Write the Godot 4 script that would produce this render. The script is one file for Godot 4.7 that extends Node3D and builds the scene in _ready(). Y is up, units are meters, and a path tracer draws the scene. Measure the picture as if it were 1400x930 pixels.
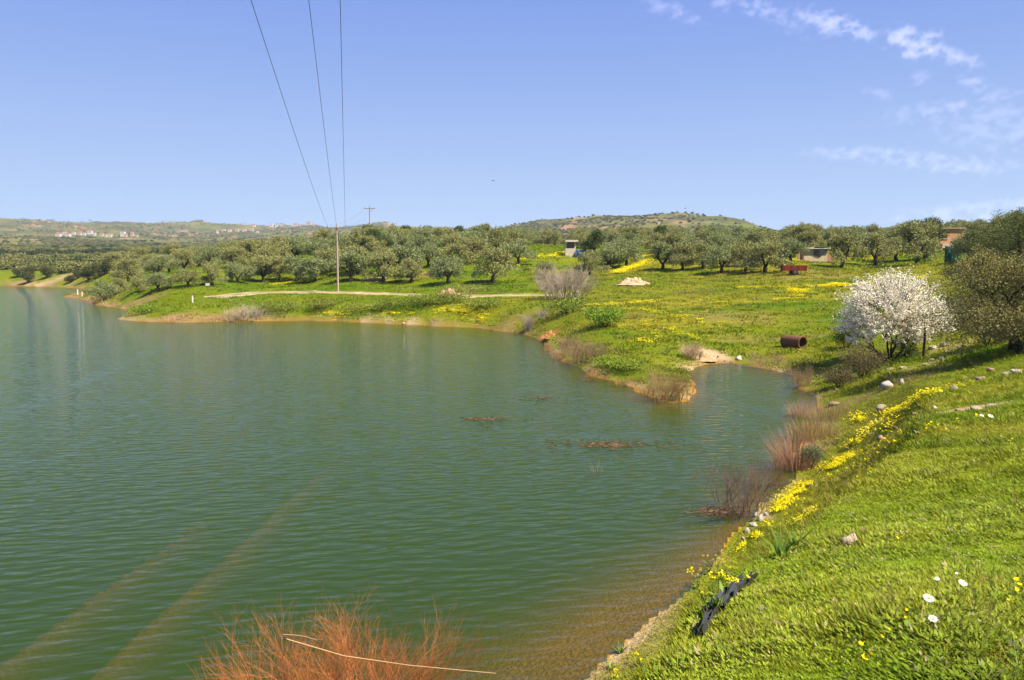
extends Node3D
# A lake bay below an olive grove: bank of spring grass, almond in blossom, power line, far hills.
# Units are metres, the water level is y = 0 and the eye stands 6 m above it on the near bank.

const FOCAL := 1078.0
const EYE := Vector3(0, 6.0, 0)
const PITCH := 0.0971          # radians the camera looks down
const SUN := Vector3(0.50, 0.80, 0.33)

var water_shallow := []
var land_grid := PackedFloat32Array()
var shore_grid := PackedFloat32Array()
var lake := PackedVector2Array()
var patches := []
var patch_cells := {}
var nothing := []
var clearings := []
var track_line := PackedVector3Array()
var taken := {}
var noise_a := FastNoiseLite.new()
var noise_b := FastNoiseLite.new()
var noise_c := FastNoiseLite.new()
var M := {}
const TH0 := -0.98
const TH_STEP := 0.0098
const TH_N := 201
const LV0 := -0.4
const LV_STEP := 0.045
const LV_N := 204

class Shape:
	var v := PackedVector3Array()
	var n := PackedVector3Array()
	var c := PackedColorArray()
	var i := PackedInt32Array()
	func leaf(at: Vector3, along: Vector3, across: Vector3, col: Color) -> void:
		var k := v.size()
		var nn := along.cross(across).normalized()
		v.append(at); v.append(at + along * 0.45 + across); v.append(at + along); v.append(at + along * 0.45 - across)
		for q in 4:
			n.append(nn); c.append(col)
		i.append_array(PackedInt32Array([k, k + 1, k + 2, k, k + 2, k + 3]))
	func blade(at: Vector3, up: Vector3, bend: Vector3, wide: Vector3, col: Color, tip: Color) -> void:
		var k := v.size()
		var mid := at + up * 0.55 + bend * 0.3
		var end := at + up + bend
		var nn := wide.cross(up + bend * 0.5).normalized()
		v.append(at - wide); v.append(at + wide); v.append(mid - wide * 0.75); v.append(mid + wide * 0.75); v.append(end)
		for q in 5:
			n.append(nn); c.append(tip if q > 3 else col)
		i.append_array(PackedInt32Array([k, k + 2, k + 1, k + 1, k + 2, k + 3, k + 2, k + 4, k + 3]))
	func tube(pts: PackedVector3Array, radii: PackedFloat32Array, sides: int, col: Color, cap := false) -> void:
		var k := v.size()
		var ref := Vector3(0.31, 0.2, 0.93)
		for j in pts.size():
			var d := (pts[mini(j + 1, pts.size() - 1)] - pts[maxi(j - 1, 0)]).normalized()
			if absf(d.dot(ref)) > 0.95:
				ref = Vector3(0.9, -0.3, 0.1)
			var a := d.cross(ref).normalized()
			var b := d.cross(a)
			for s in sides:
				var w := TAU * s / sides
				var o := a * cos(w) + b * sin(w)
				v.append(pts[j] + o * radii[j]); n.append(o); c.append(col)
		for j in pts.size() - 1:
			for s in sides:
				var p := k + j * sides + s
				var q := k + j * sides + (s + 1) % sides
				i.append_array(PackedInt32Array([p, p + sides, q, q, p + sides, q + sides]))
		if cap:
			for e in [0, pts.size() - 1]:
				var kk := v.size()
				var d2 := (pts[0] - pts[1]).normalized() if e == 0 else (pts[e] - pts[e - 1]).normalized()
				for s in sides:
					v.append(v[k + e * sides + s]); n.append(d2); c.append(col)
				for s in range(1, sides - 1):
					if e == 0:
						i.append_array(PackedInt32Array([kk, kk + s, kk + s + 1]))
					else:
						i.append_array(PackedInt32Array([kk, kk + s + 1, kk + s]))
	func quad(a: Vector3, b: Vector3, d: Vector3, e: Vector3, col: Color) -> void:
		var k := v.size()
		var nn := (e - a).cross(b - a).normalized()
		for p in [a, b, d, e]:
			v.append(p); n.append(nn); c.append(col)
		i.append_array(PackedInt32Array([k, k + 1, k + 2, k, k + 2, k + 3]))
	func box(at: Vector3, half: Vector3, col: Color, turn := Basis()) -> void:
		var ax := [turn.x * half.x, turn.y * half.y, turn.z * half.z]
		for f in 3:
			for s in [-1.0, 1.0]:
				var o: Vector3 = ax[f] * s
				var p: Vector3 = ax[(f + 1) % 3] * s
				var q: Vector3 = ax[(f + 2) % 3]
				quad(at + o - p - q, at + o - p + q, at + o + p + q, at + o + p - q, col)
	func mesh() -> ArrayMesh:
		var arr := []
		arr.resize(Mesh.ARRAY_MAX)
		arr[Mesh.ARRAY_VERTEX] = v; arr[Mesh.ARRAY_NORMAL] = n; arr[Mesh.ARRAY_COLOR] = c; arr[Mesh.ARRAY_INDEX] = i
		var m := ArrayMesh.new()
		m.add_surface_from_arrays(Mesh.PRIMITIVE_TRIANGLES, arr)
		return m

func rng_of(s: int) -> RandomNumberGenerator:
	var r := RandomNumberGenerator.new()
	r.seed = s
	return r

# ---- from photograph pixels to directions, and from directions to the ground ----
func ray(px: float, py: float) -> Vector3:
	var d := Vector3((px - 700.0) / FOCAL, (465.0 - py) / FOCAL, -1.0)
	return d.rotated(Vector3.RIGHT, -PITCH).normalized()

func on_level(px: float, py: float, y: float) -> Vector3:
	var d := ray(px, py)
	return EYE + d * ((y - EYE.y) / d.y)

func at_distance(px: float, py: float, dist: float) -> Vector3:
	var d := ray(px, py)
	return EYE + d * (dist / Vector2(d.x, d.z).length())

func on_ground(px: float, py: float) -> Vector3:
	var d := ray(px, py)
	var last := 1.0
	var t := 1.0
	while t < 5000.0:
		var p := EYE + d * t
		if p.y < height(p.x, p.z):
			var lo := last
			var hi := t
			for k in 18:
				var mid := (lo + hi) * 0.5
				var q := EYE + d * mid
				if q.y < height(q.x, q.z):
					hi = mid
				else:
					lo = mid
			return EYE + d * hi
		last = t
		t *= 1.012
	return EYE + d * 300.0

# ---- the lie of the land ----
const SHORE := [[-300, 391.5], [-100, 390.5], [0, 390.5], [70, 392.5], [105, 394], [125, 397], [121, 401], [100, 403], [82, 406], [110, 409], [127, 413], [130, 417], [160, 421], [186, 425], [180, 430],
	[165, 434], [162, 437], [190, 440], [250, 441], [300, 440], [350, 439], [420, 438], [500, 441], [560, 444], [620, 447], [660, 449], [700, 454], [725, 459], [738, 464], [745, 472], [765, 489],
	[795, 507], [830, 518], [865, 528], [895, 543], [915, 550], [938, 551], [946, 535], [945, 515], [950, 500], [975, 496], [1010, 497], [1050, 503], [1080, 514], [1100, 530], [1118, 548],
	[1122, 560], [1112, 590], [1095, 620], [1078, 645], [1062, 662], [1035, 690], [1000, 735], [950, 790], [890, 845], [840, 890], [790, 932]]
# [px, py, height above the lake]
const LEVELS := [[1400, 930, 4.5], [1268, 849, 4.5], [1100, 930, 4.38], [900, 930, 4.15], [780, 930, 3.95], [1160, 745, 3.9], [1010, 748, 3.5], [1400, 750, 4.25], [1150, 605, 2.9], [1250, 650, 3.5],
	[1400, 620, 3.75], [1340, 512, 2.1], [1330, 557, 2.85], [1400, 520, 2.8], [1215, 525, 1.4], [1400, 480, 2.7], [1330, 480, 1.9], [1215, 492, 0.9], [1165, 525, 0.7], [1085, 477, 0.6], [1000, 490, 0.35],
	[1140, 470, 1.0], [1000, 450, 1.3], [1100, 430, 2.0], [1250, 430, 2.5], [1330, 420, 3.2], [1290, 400, 3.4], [1100, 400, 3.4], [1000, 405, 3.0], [900, 430, 2.0], [900, 400, 3.0], [850, 470, 1.0],
	[900, 505, 0.8], [800, 490, 0.9], [760, 440, 1.7], [770, 405, 2.5], [650, 425, 1.6], [650, 400, 2.6], [460, 400, 2.4], [460, 422, 1.4], [300, 403, 2.1], [300, 425, 1.1], [200, 428, 0.9], [230, 408, 1.6],
	[675, 387, 3.4], [550, 386, 3.3], [430, 386, 3.2], [360, 385, 3.1], [1085, 376, 4.7], [980, 373, 4.8], [820, 370, 4.9], [870, 384, 4.0], [1165, 365, 5.5], [1250, 361, 5.9]]
# [px, py, distance] for ground at or above eye level, or hidden
const SLOPES := [[500, 352, 130], [700, 350, 130], [900, 352, 130], [1100, 351, 125], [1300, 352, 110], [1400, 352, 100], [500, 341, 175], [700, 336, 180], [900, 336, 180], [1100, 336, 180], [1300, 332, 170], [1450, 332, 160],
	[500, 340, 260], [700, 335, 260], [900, 335, 260], [1100, 335, 260], [1300, 331, 260], [1450, 330, 260],
	[400, 358, 140], [400, 350, 190], [400, 344, 280], [300, 368, 132], [300, 361, 180], [300, 352, 280], [220, 392, 118], [210, 376, 160], [200, 362, 220], [190, 353, 300], [140, 402, 134], [140, 390, 165],
	[100, 375, 235], [180, 357, 240], [60, 384, 232], [0, 384, 236], [-100, 384, 240], [0, 368, 290], [100, 362, 300], [0, 350, 420], [120, 347, 420], [250, 343, 420],
	[0, 340, 700], [150, 338, 700], [350, 336, 700], [550, 338, 600], [800, 335, 600], [1050, 336, 600], [1300, 334, 600], [1450, 334, 600],
	[0, 331, 1150], [150, 330, 1150], [350, 327, 1150], [500, 328, 1100], [650, 330, 1100],
	[0, 318, 1650], [150, 320, 1700], [330, 317, 1800], [450, 316, 1900], [600, 318, 1900],
	[-150, 300, 2300], [0, 299, 2300], [60, 298, 2300], [130, 304, 2300], [215, 304, 2350], [330, 307, 2400], [440, 309, 2500], [540, 308, 2500], [640, 310, 2500],
	[-100, 320, 3400], [200, 322, 3400], [450, 322, 3600], [640, 325, 3600],
	[690, 308, 1300], [740, 300, 1250], [800, 296, 1250], [850, 292, 1250], [895, 296, 1200], [930, 299, 1100], [1000, 297, 1050], [1030, 299, 1050], [1048, 311, 1050], [1110, 322, 1100], [1200, 316, 1100],
	[700, 320, 950], [800, 316, 950], [900, 316, 900], [1000, 314, 850], [1060, 326, 850],
	[700, 330, 1900], [850, 325, 1900], [1000, 330, 1800], [1050, 335, 1700], [1200, 330, 1800],
	[1245, 314, 1300], [1290, 314, 1200], [1330, 319, 1200], [1400, 323, 1200], [1500, 326, 1200], [1300, 335, 2000], [1450, 340, 2000]]

func spread(x: float, z: float) -> Vector2:
	return Vector2(atan2(x, -z), log(maxf(Vector2(x, z).length(), 0.3)))

func lay_land() -> void:
	for s in SHORE:
		var p := on_level(s[0], s[1], 0.0)
		lake.append(Vector2(p.x, p.z))
	for q in [Vector2(-1.6, -7.4), Vector2(-3.3, -3.6), Vector2(-6, 2), Vector2(-12, 20), Vector2(-30, 60), Vector2(-600, 60), Vector2(-600, -215)]:
		lake.append(q)
	var pts: Array[Vector3] = []
	for a in LEVELS:
		pts.append(on_level(a[0], a[1], a[2]))
	for a in SLOPES:
		pts.append(at_distance(a[0], a[1], a[2]))
	for x in [-1, 0, 1, 2, 4]:
		for z in [0.0, 3.0]:
			pts.append(Vector3(x, 4.45 + 0.06 * x, z - 0.6))
	for a in [[-0.9, 60.0, 1.0], [-0.9, 400.0, 30.0], [0.9, 6.0, 4.6], [0.9, 20.0, 4.4], [0.9, 60.0, 5.5], [0.9, 200.0, 14.0], [0.9, 600.0, 25.0], [0.9, 5000.0, 30.0], [-0.9, 5000.0, 60.0], [0.0, 5200.0, 40.0]]:
		pts.append(Vector3(sin(a[0]) * a[1], a[2], -cos(a[0]) * a[1]))
	var count := pts.size()
	var at: Array[Vector2] = []
	var rows := []
	for p in pts:
		var s := spread(p.x, p.z)
		at.append(Vector2(s.x * 2.4, s.y))
	for a in count:
		var row := PackedFloat64Array()
		row.resize(count + 1)
		for b in count:
			row[b] = sqrt(at[a].distance_squared_to(at[b]) + 0.01)
		row[count] = (pts[a].y - 6.0) / (1.0 + exp(at[a].y) / 60.0)
		row[a] -= 0.02
		rows.append(row)
	for a in count:
		var best := a
		for b in range(a + 1, count):
			if absf(rows[b][a]) > absf(rows[best][a]):
				best = b
		var swap: PackedFloat64Array = rows[a]
		rows[a] = rows[best]
		rows[best] = swap
		var top: PackedFloat64Array = rows[a]
		for b in range(a + 1, count):
			var r: PackedFloat64Array = rows[b]
			var f := r[a] / top[a]
			if f != 0.0:
				for k in range(a, count + 1):
					r[k] -= f * top[k]
				rows[b] = r
	var w := PackedFloat64Array()
	w.resize(count)
	for a in range(count - 1, -1, -1):
		var sum: float = rows[a][count]
		for b in range(a + 1, count):
			sum -= rows[a][b] * w[b]
		w[a] = sum / rows[a][a]
	land_grid.resize(TH_N * LV_N)
	shore_grid.resize(TH_N * LV_N)
	var edges := lake.size()
	for j in LV_N:
		var lv := LV0 + LV_STEP * j
		var d := exp(lv)
		for k in TH_N:
			var th := TH0 + TH_STEP * k
			var here := Vector2(th * 2.4, lv)
			var sum := 0.0
			for a in count:
				sum += w[a] * sqrt(here.distance_squared_to(at[a]) + 0.01)
			land_grid[j * TH_N + k] = 6.0 + sum * (1.0 + d / 60.0)
			shore_grid[j * TH_N + k] = shore_exact(Vector2(sin(th) * d, -cos(th) * d)) if d < 900.0 else 50.0

func shore_exact(p: Vector2) -> float:
	var best := 1e9
	var inside := false
	var k := lake.size() - 1
	for j in lake.size():
		var a := lake[j]
		var b := lake[k]
		var e := b - a
		var t := clampf((p - a).dot(e) / e.length_squared(), 0.0, 1.0)
		best = minf(best, p.distance_squared_to(a + e * t))
		if (a.y > p.y) != (b.y > p.y) and p.x < (b.x - a.x) * (p.y - a.y) / (b.y - a.y) + a.x:
			inside = not inside
		k = j
	return -sqrt(best) if inside else sqrt(best)

func look_up(g: PackedFloat32Array, x: float, z: float) -> float:
	var fx := clampf((atan2(x, -z) - TH0) / TH_STEP, 0.0, TH_N - 1.001)
	var fy := clampf((0.5 * log(maxf(x * x + z * z, 0.2)) - LV0) / LV_STEP, 0.0, LV_N - 1.001)
	var ix := int(fx)
	var iy := int(fy)
	fx -= ix
	fy -= iy
	var k := iy * TH_N + ix
	return lerpf(lerpf(g[k], g[k + 1], fx), lerpf(g[k + TH_N], g[k + TH_N + 1], fx), fy)

func shore(x: float, z: float) -> float:
	var th := atan2(x, -z)
	if th < TH0 or th > TH0 + TH_STEP * (TH_N - 1):
		return shore_exact(Vector2(x, z))
	return look_up(shore_grid, x, z)

func height(x: float, z: float) -> float:
	var d := sqrt(x * x + z * z)
	var s := shore(x, z)
	s += noise_b.get_noise_2d(x * 6.0, z * 6.0) * clampf(d * 0.02, 0.12, 0.8)
	var bump := noise_a.get_noise_2d(x * 12.0, z * 12.0) * 0.05 + noise_b.get_noise_2d(x * 1.6, z * 1.6) * clampf(d * 0.004, 0.02, 0.25)
	if s < 0.0:
		var shelf := lerpf(0.075, 0.24, smoothstep(11.5, 19.0, d))
		var full := -s * shelf + maxf(0.0, -s - 1.1) * (0.24 - shelf) + 0.02
		var deep := minf(full, 3.2)
		var bar := 0.0
		for r in water_shallow:
			var e: Vector2 = r[1] - r[0]
			var t := clampf((Vector2(x, z) - r[0]).dot(e) / e.length_squared(), 0.0, 1.0)
			var off: float = (Vector2(x, z) - r[0] - e * t).length()
			bar = maxf(bar, exp(-off * off / (r[2] * r[2])) * r[3])
		deep = lerpf(deep, 0.34, bar * clampf((deep - 0.8) * 2.0, 0.0, 1.0))
		return -minf(deep, 3.2) + bump * minf(1.0, -s * 0.5)
	var land := look_up(land_grid, x, z)
	if d > 380.0:
		var far := clampf((d - 380.0) / 600.0, 0.0, 1.0)
		land += far * (noise_c.get_noise_2d(x, z) * 0.009 * d + noise_a.get_noise_2d(x * 0.35, z * 0.35) * 0.0035 * d - 0.002 * d)
	var near := 1.0 - smoothstep(16.0, 40.0, d)
	var rise := clampf(s / lerpf(2.6 + 0.02 * d, 3.7, near), 0.0, 1.0)
	rise = pow(rise, lerpf(0.75, 2.1, near))
	return maxf(land, 0.12) * rise + bump * minf(1.0, s)

func ground_at(x: float, z: float) -> Vector3:
	return Vector3(x, height(x, z), z)

# ---- materials ----
func lin(r: float, g: float, b: float) -> Color:
	return Color(r, g, b).linear_to_srgb()

func paint(called: String, col: Color, rough := 0.85, spec := 0.3) -> StandardMaterial3D:
	var m := StandardMaterial3D.new()
	m.resource_name = called
	m.albedo_color = col
	m.roughness = rough
	m.metallic_specular = spec
	m.vertex_color_use_as_albedo = true
	M[called] = m
	return m

func speckle(freq: float, seed_: int, lo: float, hi: float, size := 512) -> NoiseTexture2D:
	var f := FastNoiseLite.new()
	f.seed = seed_
	f.frequency = freq
	f.noise_type = FastNoiseLite.TYPE_SIMPLEX_SMOOTH
	f.fractal_octaves = 5
	f.fractal_gain = 0.6
	var t := NoiseTexture2D.new()
	t.width = size
	t.height = size
	t.seamless = true
	t.noise = f
	var g := Gradient.new()
	g.set_color(0, Color(lo, lo, lo))
	g.set_color(1, Color(hi, hi, hi))
	t.color_ramp = g
	return t

func make_materials() -> void:
	var soil := paint("ground", Color.WHITE, 0.95, 0.15)
	soil.albedo_texture = speckle(0.02, 3, 0.62, 1.0, 1024)
	soil.uv1_triplanar = true
	soil.uv1_world_triplanar = true
	soil.uv1_scale = Vector3(0.37, 0.37, 0.37)
	soil.heightmap_enabled = true
	soil.heightmap_texture = speckle(0.03, 5, 0.0, 1.0, 1024)
	soil.heightmap_scale = 5.0
	for k in ["leaf", "grass", "petal"]:
		var m := paint(k, Color.WHITE, 0.6 if k != "petal" else 0.75, 0.25)
		m.backlight_enabled = true
		m.backlight = Color(0.55, 0.55, 0.4) if k == "leaf" else Color(0.75, 0.75, 0.6)
	var bark := paint("bark", Color.WHITE, 0.95, 0.15)
	bark.albedo_texture = speckle(0.05, 9, 0.55, 1.0)
	bark.uv1_triplanar = true
	bark.uv1_scale = Vector3(3, 1.2, 3)
	paint("twig", Color.WHITE, 0.85, 0.2)
	var stone := paint("stone", Color.WHITE, 0.92, 0.25)
	stone.albedo_texture = speckle(0.03, 14, 0.6, 1.0)
	stone.uv1_triplanar = true
	stone.uv1_world_triplanar = true
	stone.uv1_scale = Vector3(2.3, 2.3, 2.3)
	stone.heightmap_enabled = true
	stone.heightmap_texture = speckle(0.05, 15, 0.0, 1.0)
	stone.heightmap_scale = 1.5
	var wall := paint("plaster", Color.WHITE, 0.9, 0.2)
	wall.albedo_texture = speckle(0.012, 19, 0.68, 1.0)
	wall.uv1_triplanar = true
	wall.uv1_world_triplanar = true
	wall.uv1_scale = Vector3(0.6, 0.6, 0.6)
	var rust := paint("rust", Color.WHITE, 0.8, 0.3)
	rust.albedo_texture = speckle(0.02, 23, 0.35, 1.0)
	rust.uv1_triplanar = true
	rust.uv1_scale = Vector3(1.4, 1.4, 1.4)
	paint("cloth", Color.WHITE, 0.7, 0.3)
	paint("plastic", Color.WHITE, 0.45, 0.5)
	paint("rubber", Color.WHITE, 0.8, 0.3)
	paint("wire", Color.WHITE, 0.5, 0.5)
	var wtr := StandardMaterial3D.new()
	wtr.resource_name = "lake_water"
	wtr.transparency = BaseMaterial3D.TRANSPARENCY_ALPHA
	wtr.albedo_color = Color(lin(0.0095, 0.0265, 0.0005), 0.5)
	wtr.roughness = 0.03
	wtr.metallic_specular = 0.30
	wtr.heightmap_enabled = true
	var f := FastNoiseLite.new()
	f.seed = 31
	f.frequency = 0.03
	f.noise_type = FastNoiseLite.TYPE_SIMPLEX_SMOOTH
	f.fractal_octaves = 3
	f.fractal_gain = 0.38
	var t := NoiseTexture2D.new()
	t.width = 1024
	t.height = 1024
	t.seamless = true
	t.noise = f
	wtr.heightmap_texture = t
	wtr.heightmap_scale = 3.1
	M["water"] = wtr

# ---- naming and tagging ----
func numbered(called: String) -> String:
	taken[called] = taken.get(called, -1) + 1
	return called if taken[called] == 0 else "%s_%03d" % [called, taken[called]]

func tag(o: Node3D, label: String, category: String, group := "") -> Node3D:
	o.set_meta("label", label)
	o.set_meta("category", category)
	if group:
		o.set_meta("group", group)
	return o

func thing(called: String, at: Vector3, label: String, category: String, group := "") -> Node3D:
	var o := Node3D.new()
	o.name = numbered(called)
	add_child(o)
	o.position = at
	return tag(o, label, category, group)

func part(called: String, s: Shape, mat: String, parent: Node3D) -> MeshInstance3D:
	var o := MeshInstance3D.new()
	o.name = called
	o.mesh = s.mesh()
	o.material_override = M[mat]
	parent.add_child(o, true)
	return o

func single(called: String, s: Shape, mat: String, at: Vector3, label: String, category: String, group := "") -> MeshInstance3D:
	var o := MeshInstance3D.new()
	o.name = numbered(called)
	o.mesh = s.mesh()
	o.material_override = M[mat]
	add_child(o)
	o.position = at
	tag(o, label, category, group)
	return o

func structure(called: String, s: Shape, mat: String, kind := "structure") -> MeshInstance3D:
	var o := MeshInstance3D.new()
	o.name = called
	o.mesh = s.mesh()
	o.material_override = M[mat]
	add_child(o)
	o.set_meta("kind", kind)
	return o

func scatter(called: String, mesh: Mesh, mat: String, where: Array, tints: PackedColorArray, label: String, category: String, parent: Node3D = null) -> MultiMeshInstance3D:
	var mm := MultiMesh.new()
	mm.transform_format = MultiMesh.TRANSFORM_3D
	mm.use_colors = true
	mm.mesh = mesh
	mm.instance_count = where.size()
	for k in where.size():
		mm.set_instance_transform(k, where[k])
		mm.set_instance_color(k, tints[k])
	var o := MultiMeshInstance3D.new()
	o.multimesh = mm
	o.material_override = M[mat]
	o.name = called if parent else numbered(called)
	if parent:
		parent.add_child(o, true)
	else:
		add_child(o)
		o.set_meta("label", label)
		o.set_meta("category", category)
	o.set_meta("kind", "stuff")
	return o

# ---- sky ----
func make_sky() -> Sky:
	var w := 4096
	var h := 2048
	var im := Image.create(w, h, false, Image.FORMAT_RGBA8)
	im.fill(Color(1, 1, 1, 0))
	var n := FastNoiseLite.new()
	n.seed = 77
	n.frequency = 0.08
	n.fractal_octaves = 5
	n.fractal_gain = 0.6
	n.domain_warp_enabled = true
	n.domain_warp_amplitude = 22.0
	n.domain_warp_frequency = 0.02
	# [px, py, half width, half height, strength, slant]
	var puffs := [[1035, 8, 24, 17, 0.5, 0.3], [1125, 24, 26, 15, 0.75, 0.3], [1145, 36, 22, 12, 0.7, -0.2], [1176, 42, 20, 14, 0.65, 0.3], [1232, 52, 19, 19, 0.95, 0.0], [1262, 62, 19, 17, 1.0, -0.3], [1296, 74, 26, 12, 0.65, 0.3],
		[1325, 82, 14, 8, 0.4, 0.3], [988, 2, 16, 16, 0.4, 0.0], [905, 8, 26, 16, 0.35, 0.3], [938, 22, 26, 9, 0.33, 0.3], [1085, 26, 26, 22, 0.3, 0.3], [1260, 106, 12, 12, 0.4, 0.0], [1328, 110, 13, 13, 0.42, 0.3], [1272, 150, 60, 14, 0.3, -0.1],
		[1205, 128, 22, 10, 0.25, 0.2], [1190, 211, 80, 12, 0.42, 0.1], [1310, 226, 70, 13, 0.4, 0.12], [1370, 170, 70, 36, 0.3, 0.1], [1350, 281, 110, 11, 0.38, -0.08], [1370, 298, 110, 14, 0.42, -0.05], [1360, 125, 30, 10, 0.2, 0.2]]
	var r := rng_of(5)
	for k in 46:
		var px := 1500.0 + r.randf() * 3600.0
		puffs.append([px, 340.0 - r.randf() * 420.0, 30.0 + r.randf() * 60.0, 9.0 + r.randf() * 20.0, 0.2 + r.randf() * 0.5, r.randf_range(-0.3, 0.3)])
	for p in puffs:
		var az: float
		var el: float
		if p[0] <= 1420:
			var d := ray(p[0], p[1])
			az = atan2(d.x, -d.z)
			el = asin(d.y)
		else:
			az = (p[0] - 700.0) / FOCAL
			el = (360.0 - p[1]) / FOCAL
		var cx := az / TAU * w
		var cy := (0.5 - el / PI) * h
		var per := w / TAU / FOCAL
		var rx: float = p[2] * per * 1.5
		var ry: float = p[3] * per * 1.2
		for y in range(int(cy - ry - rx * 0.3), int(cy + ry + rx * 0.3) + 1):
			if y < 0 or y >= h / 2:
				continue
			for x in range(int(cx - rx), int(cx + rx) + 1):
				var u := (x - cx) / rx
				var v: float = (y - cy - p[5] * (x - cx)) / ry
				var fall := 1.0 - u * u - v * v
				if fall <= 0.0:
					continue
				var q := n.get_noise_2d(x * 1.0, y * 1.7) * 0.5 + 0.5
				var a: float = clampf((fall * 0.8 + q * 2.2 - 1.45) * 1.3, 0.0, 1.0) * fall * p[4]
				var xx := posmod(x, w)
				var old := im.get_pixel(xx, y).a
				im.set_pixel(xx, y, Color(1, 0.97, 0.97, clampf(old + a * (1.0 - old), 0.0, 1.0)))
	var sm := ProceduralSkyMaterial.new()
	sm.sky_top_color = lin(0.021, 0.062, 0.265)
	sm.sky_horizon_color = lin(0.215, 0.285, 0.37)
	sm.sky_curve = 0.19
	sm.ground_bottom_color = lin(0.16, 0.2, 0.1)
	sm.ground_horizon_color = lin(0.45, 0.55, 0.6)
	sm.sun_angle_max = 1.0
	sm.sky_cover = ImageTexture.create_from_image(im)
	sm.sky_cover_modulate = Color(0.46, 0.44, 0.44, 1.0)
	var sky := Sky.new()
	sky.sky_material = sm
	return sky

# ---- ground sheet ----
func patch(px: float, py: float, rx: float, rz: float, col: Color, strength := 1.0) -> void:
	var p := on_ground(px, py)
	var own := [p.x, p.z, rx, rz, col, strength]
	patches.append(own)
	for i in range(floori((p.x - rx * 1.8) / 6.0), floori((p.x + rx * 1.8) / 6.0) + 1):
		for j in range(floori((p.z - rz * 1.8) / 6.0), floori((p.z + rz * 1.8) / 6.0) + 1):
			var cell := Vector2i(i, j)
			if not patch_cells.has(cell):
				patch_cells[cell] = []
			patch_cells[cell].append(own)

func patches_at(x: float, z: float) -> Array:
	return patch_cells.get(Vector2i(floori(x / 6.0), floori(z / 6.0)), nothing)

const GREEN := Color(0.19, 0.245, 0.010)
const LUSH := Color(0.115, 0.21, 0.008)
const PALE := Color(0.30, 0.29, 0.028)
const EARTH := Color(0.38, 0.24, 0.12)
const SAND := Color(0.62, 0.46, 0.28)
const ORANGE := Color(0.50, 0.22, 0.07)
const DRY := Color(0.27, 0.19, 0.09)
const BED := Color(0.70, 0.38, 0.035)

func ground_colour(x: float, z: float, s: float, d: float) -> Color:
	var n1 := noise_b.get_noise_2d(x * 2.2 + 40.0, z * 2.2)
	var n2 := noise_a.get_noise_2d(x * 9.0, z * 9.0 + 70.0)
	var n3 := noise_c.get_noise_2d(x * 3.0 - 90.0, z * 3.0)
	if s < 0.0:
		var silt := clampf((d - 26.0) / 14.0 + n1 * 0.4, 0.0, 1.0)
		return BED.lerp(Color(0.30, 0.19, 0.06), silt).lerp(Color(0.40, 0.24, 0.03), clampf(0.2 + n1 * 0.9 + n2 * 0.6, 0.0, 1.0))
	var c := GREEN.lerp(LUSH, clampf(0.35 + n1 * 1.2, 0.0, 1.0)).lerp(PALE, clampf(n3 * 1.3 + n2 * 0.5, 0.0, 0.8))
	# scrub and dry pasture cover the hills beyond the grove's back boundary
	var scrub := clampf((-z - 225.0 + n3 * 90.0 + n1 * 40.0) / 40.0, 0.0, 1.0)
	if scrub > 0.0:
		var k := noise_c.get_noise_2d(x * 1.4 + 300.0, z * 2.2) + n1 * 0.5
		var hill := Color(0.11, 0.125, 0.035).lerp(Color(0.24, 0.22, 0.06), clampf(k * 1.6 + 0.25, 0.0, 1.0))
		var bare := clampf((noise_a.get_noise_2d(x * 0.55, z * 1.1) + n3 * 0.4 - 0.32) * 6.0, 0.0, 1.0)
		hill = hill.lerp(Color(0.44, 0.27, 0.15), bare * 0.9)
		var meadow := clampf((noise_b.get_noise_2d(x * 0.18 + 900.0, z * 0.4) - 0.25) * 5.0, 0.0, 1.0)
		hill = hill.lerp(Color(0.17, 0.22, 0.03), meadow * 0.8)
		c = c.lerp(hill, scrub)
	var edge := 0.45 + 0.012 * d + n2 * (0.3 + 0.01 * d) + n1 * 0.3
	c = c.lerp(EARTH.lerp(SAND, clampf(n2 * 1.5 + 0.2, 0.0, 1.0)), clampf(1.0 - s / maxf(edge, 0.1), 0.0, 1.0) * clampf(0.55 + n2 * 1.2, 0.1, 0.9))
	for p in patches_at(x, z):
		var u: float = (x - p[0]) / p[2]
		var v: float = (z - p[1]) / p[3]
		var e: float = 1.0 - sqrt(u * u + v * v)
		if e > -0.6:
			c = c.lerp(p[4], clampf(e * 2.5 + 0.4 + n2 * 1.6 + n1 * 0.8, 0.0, 1.0) * p[5])
	return c

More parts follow.
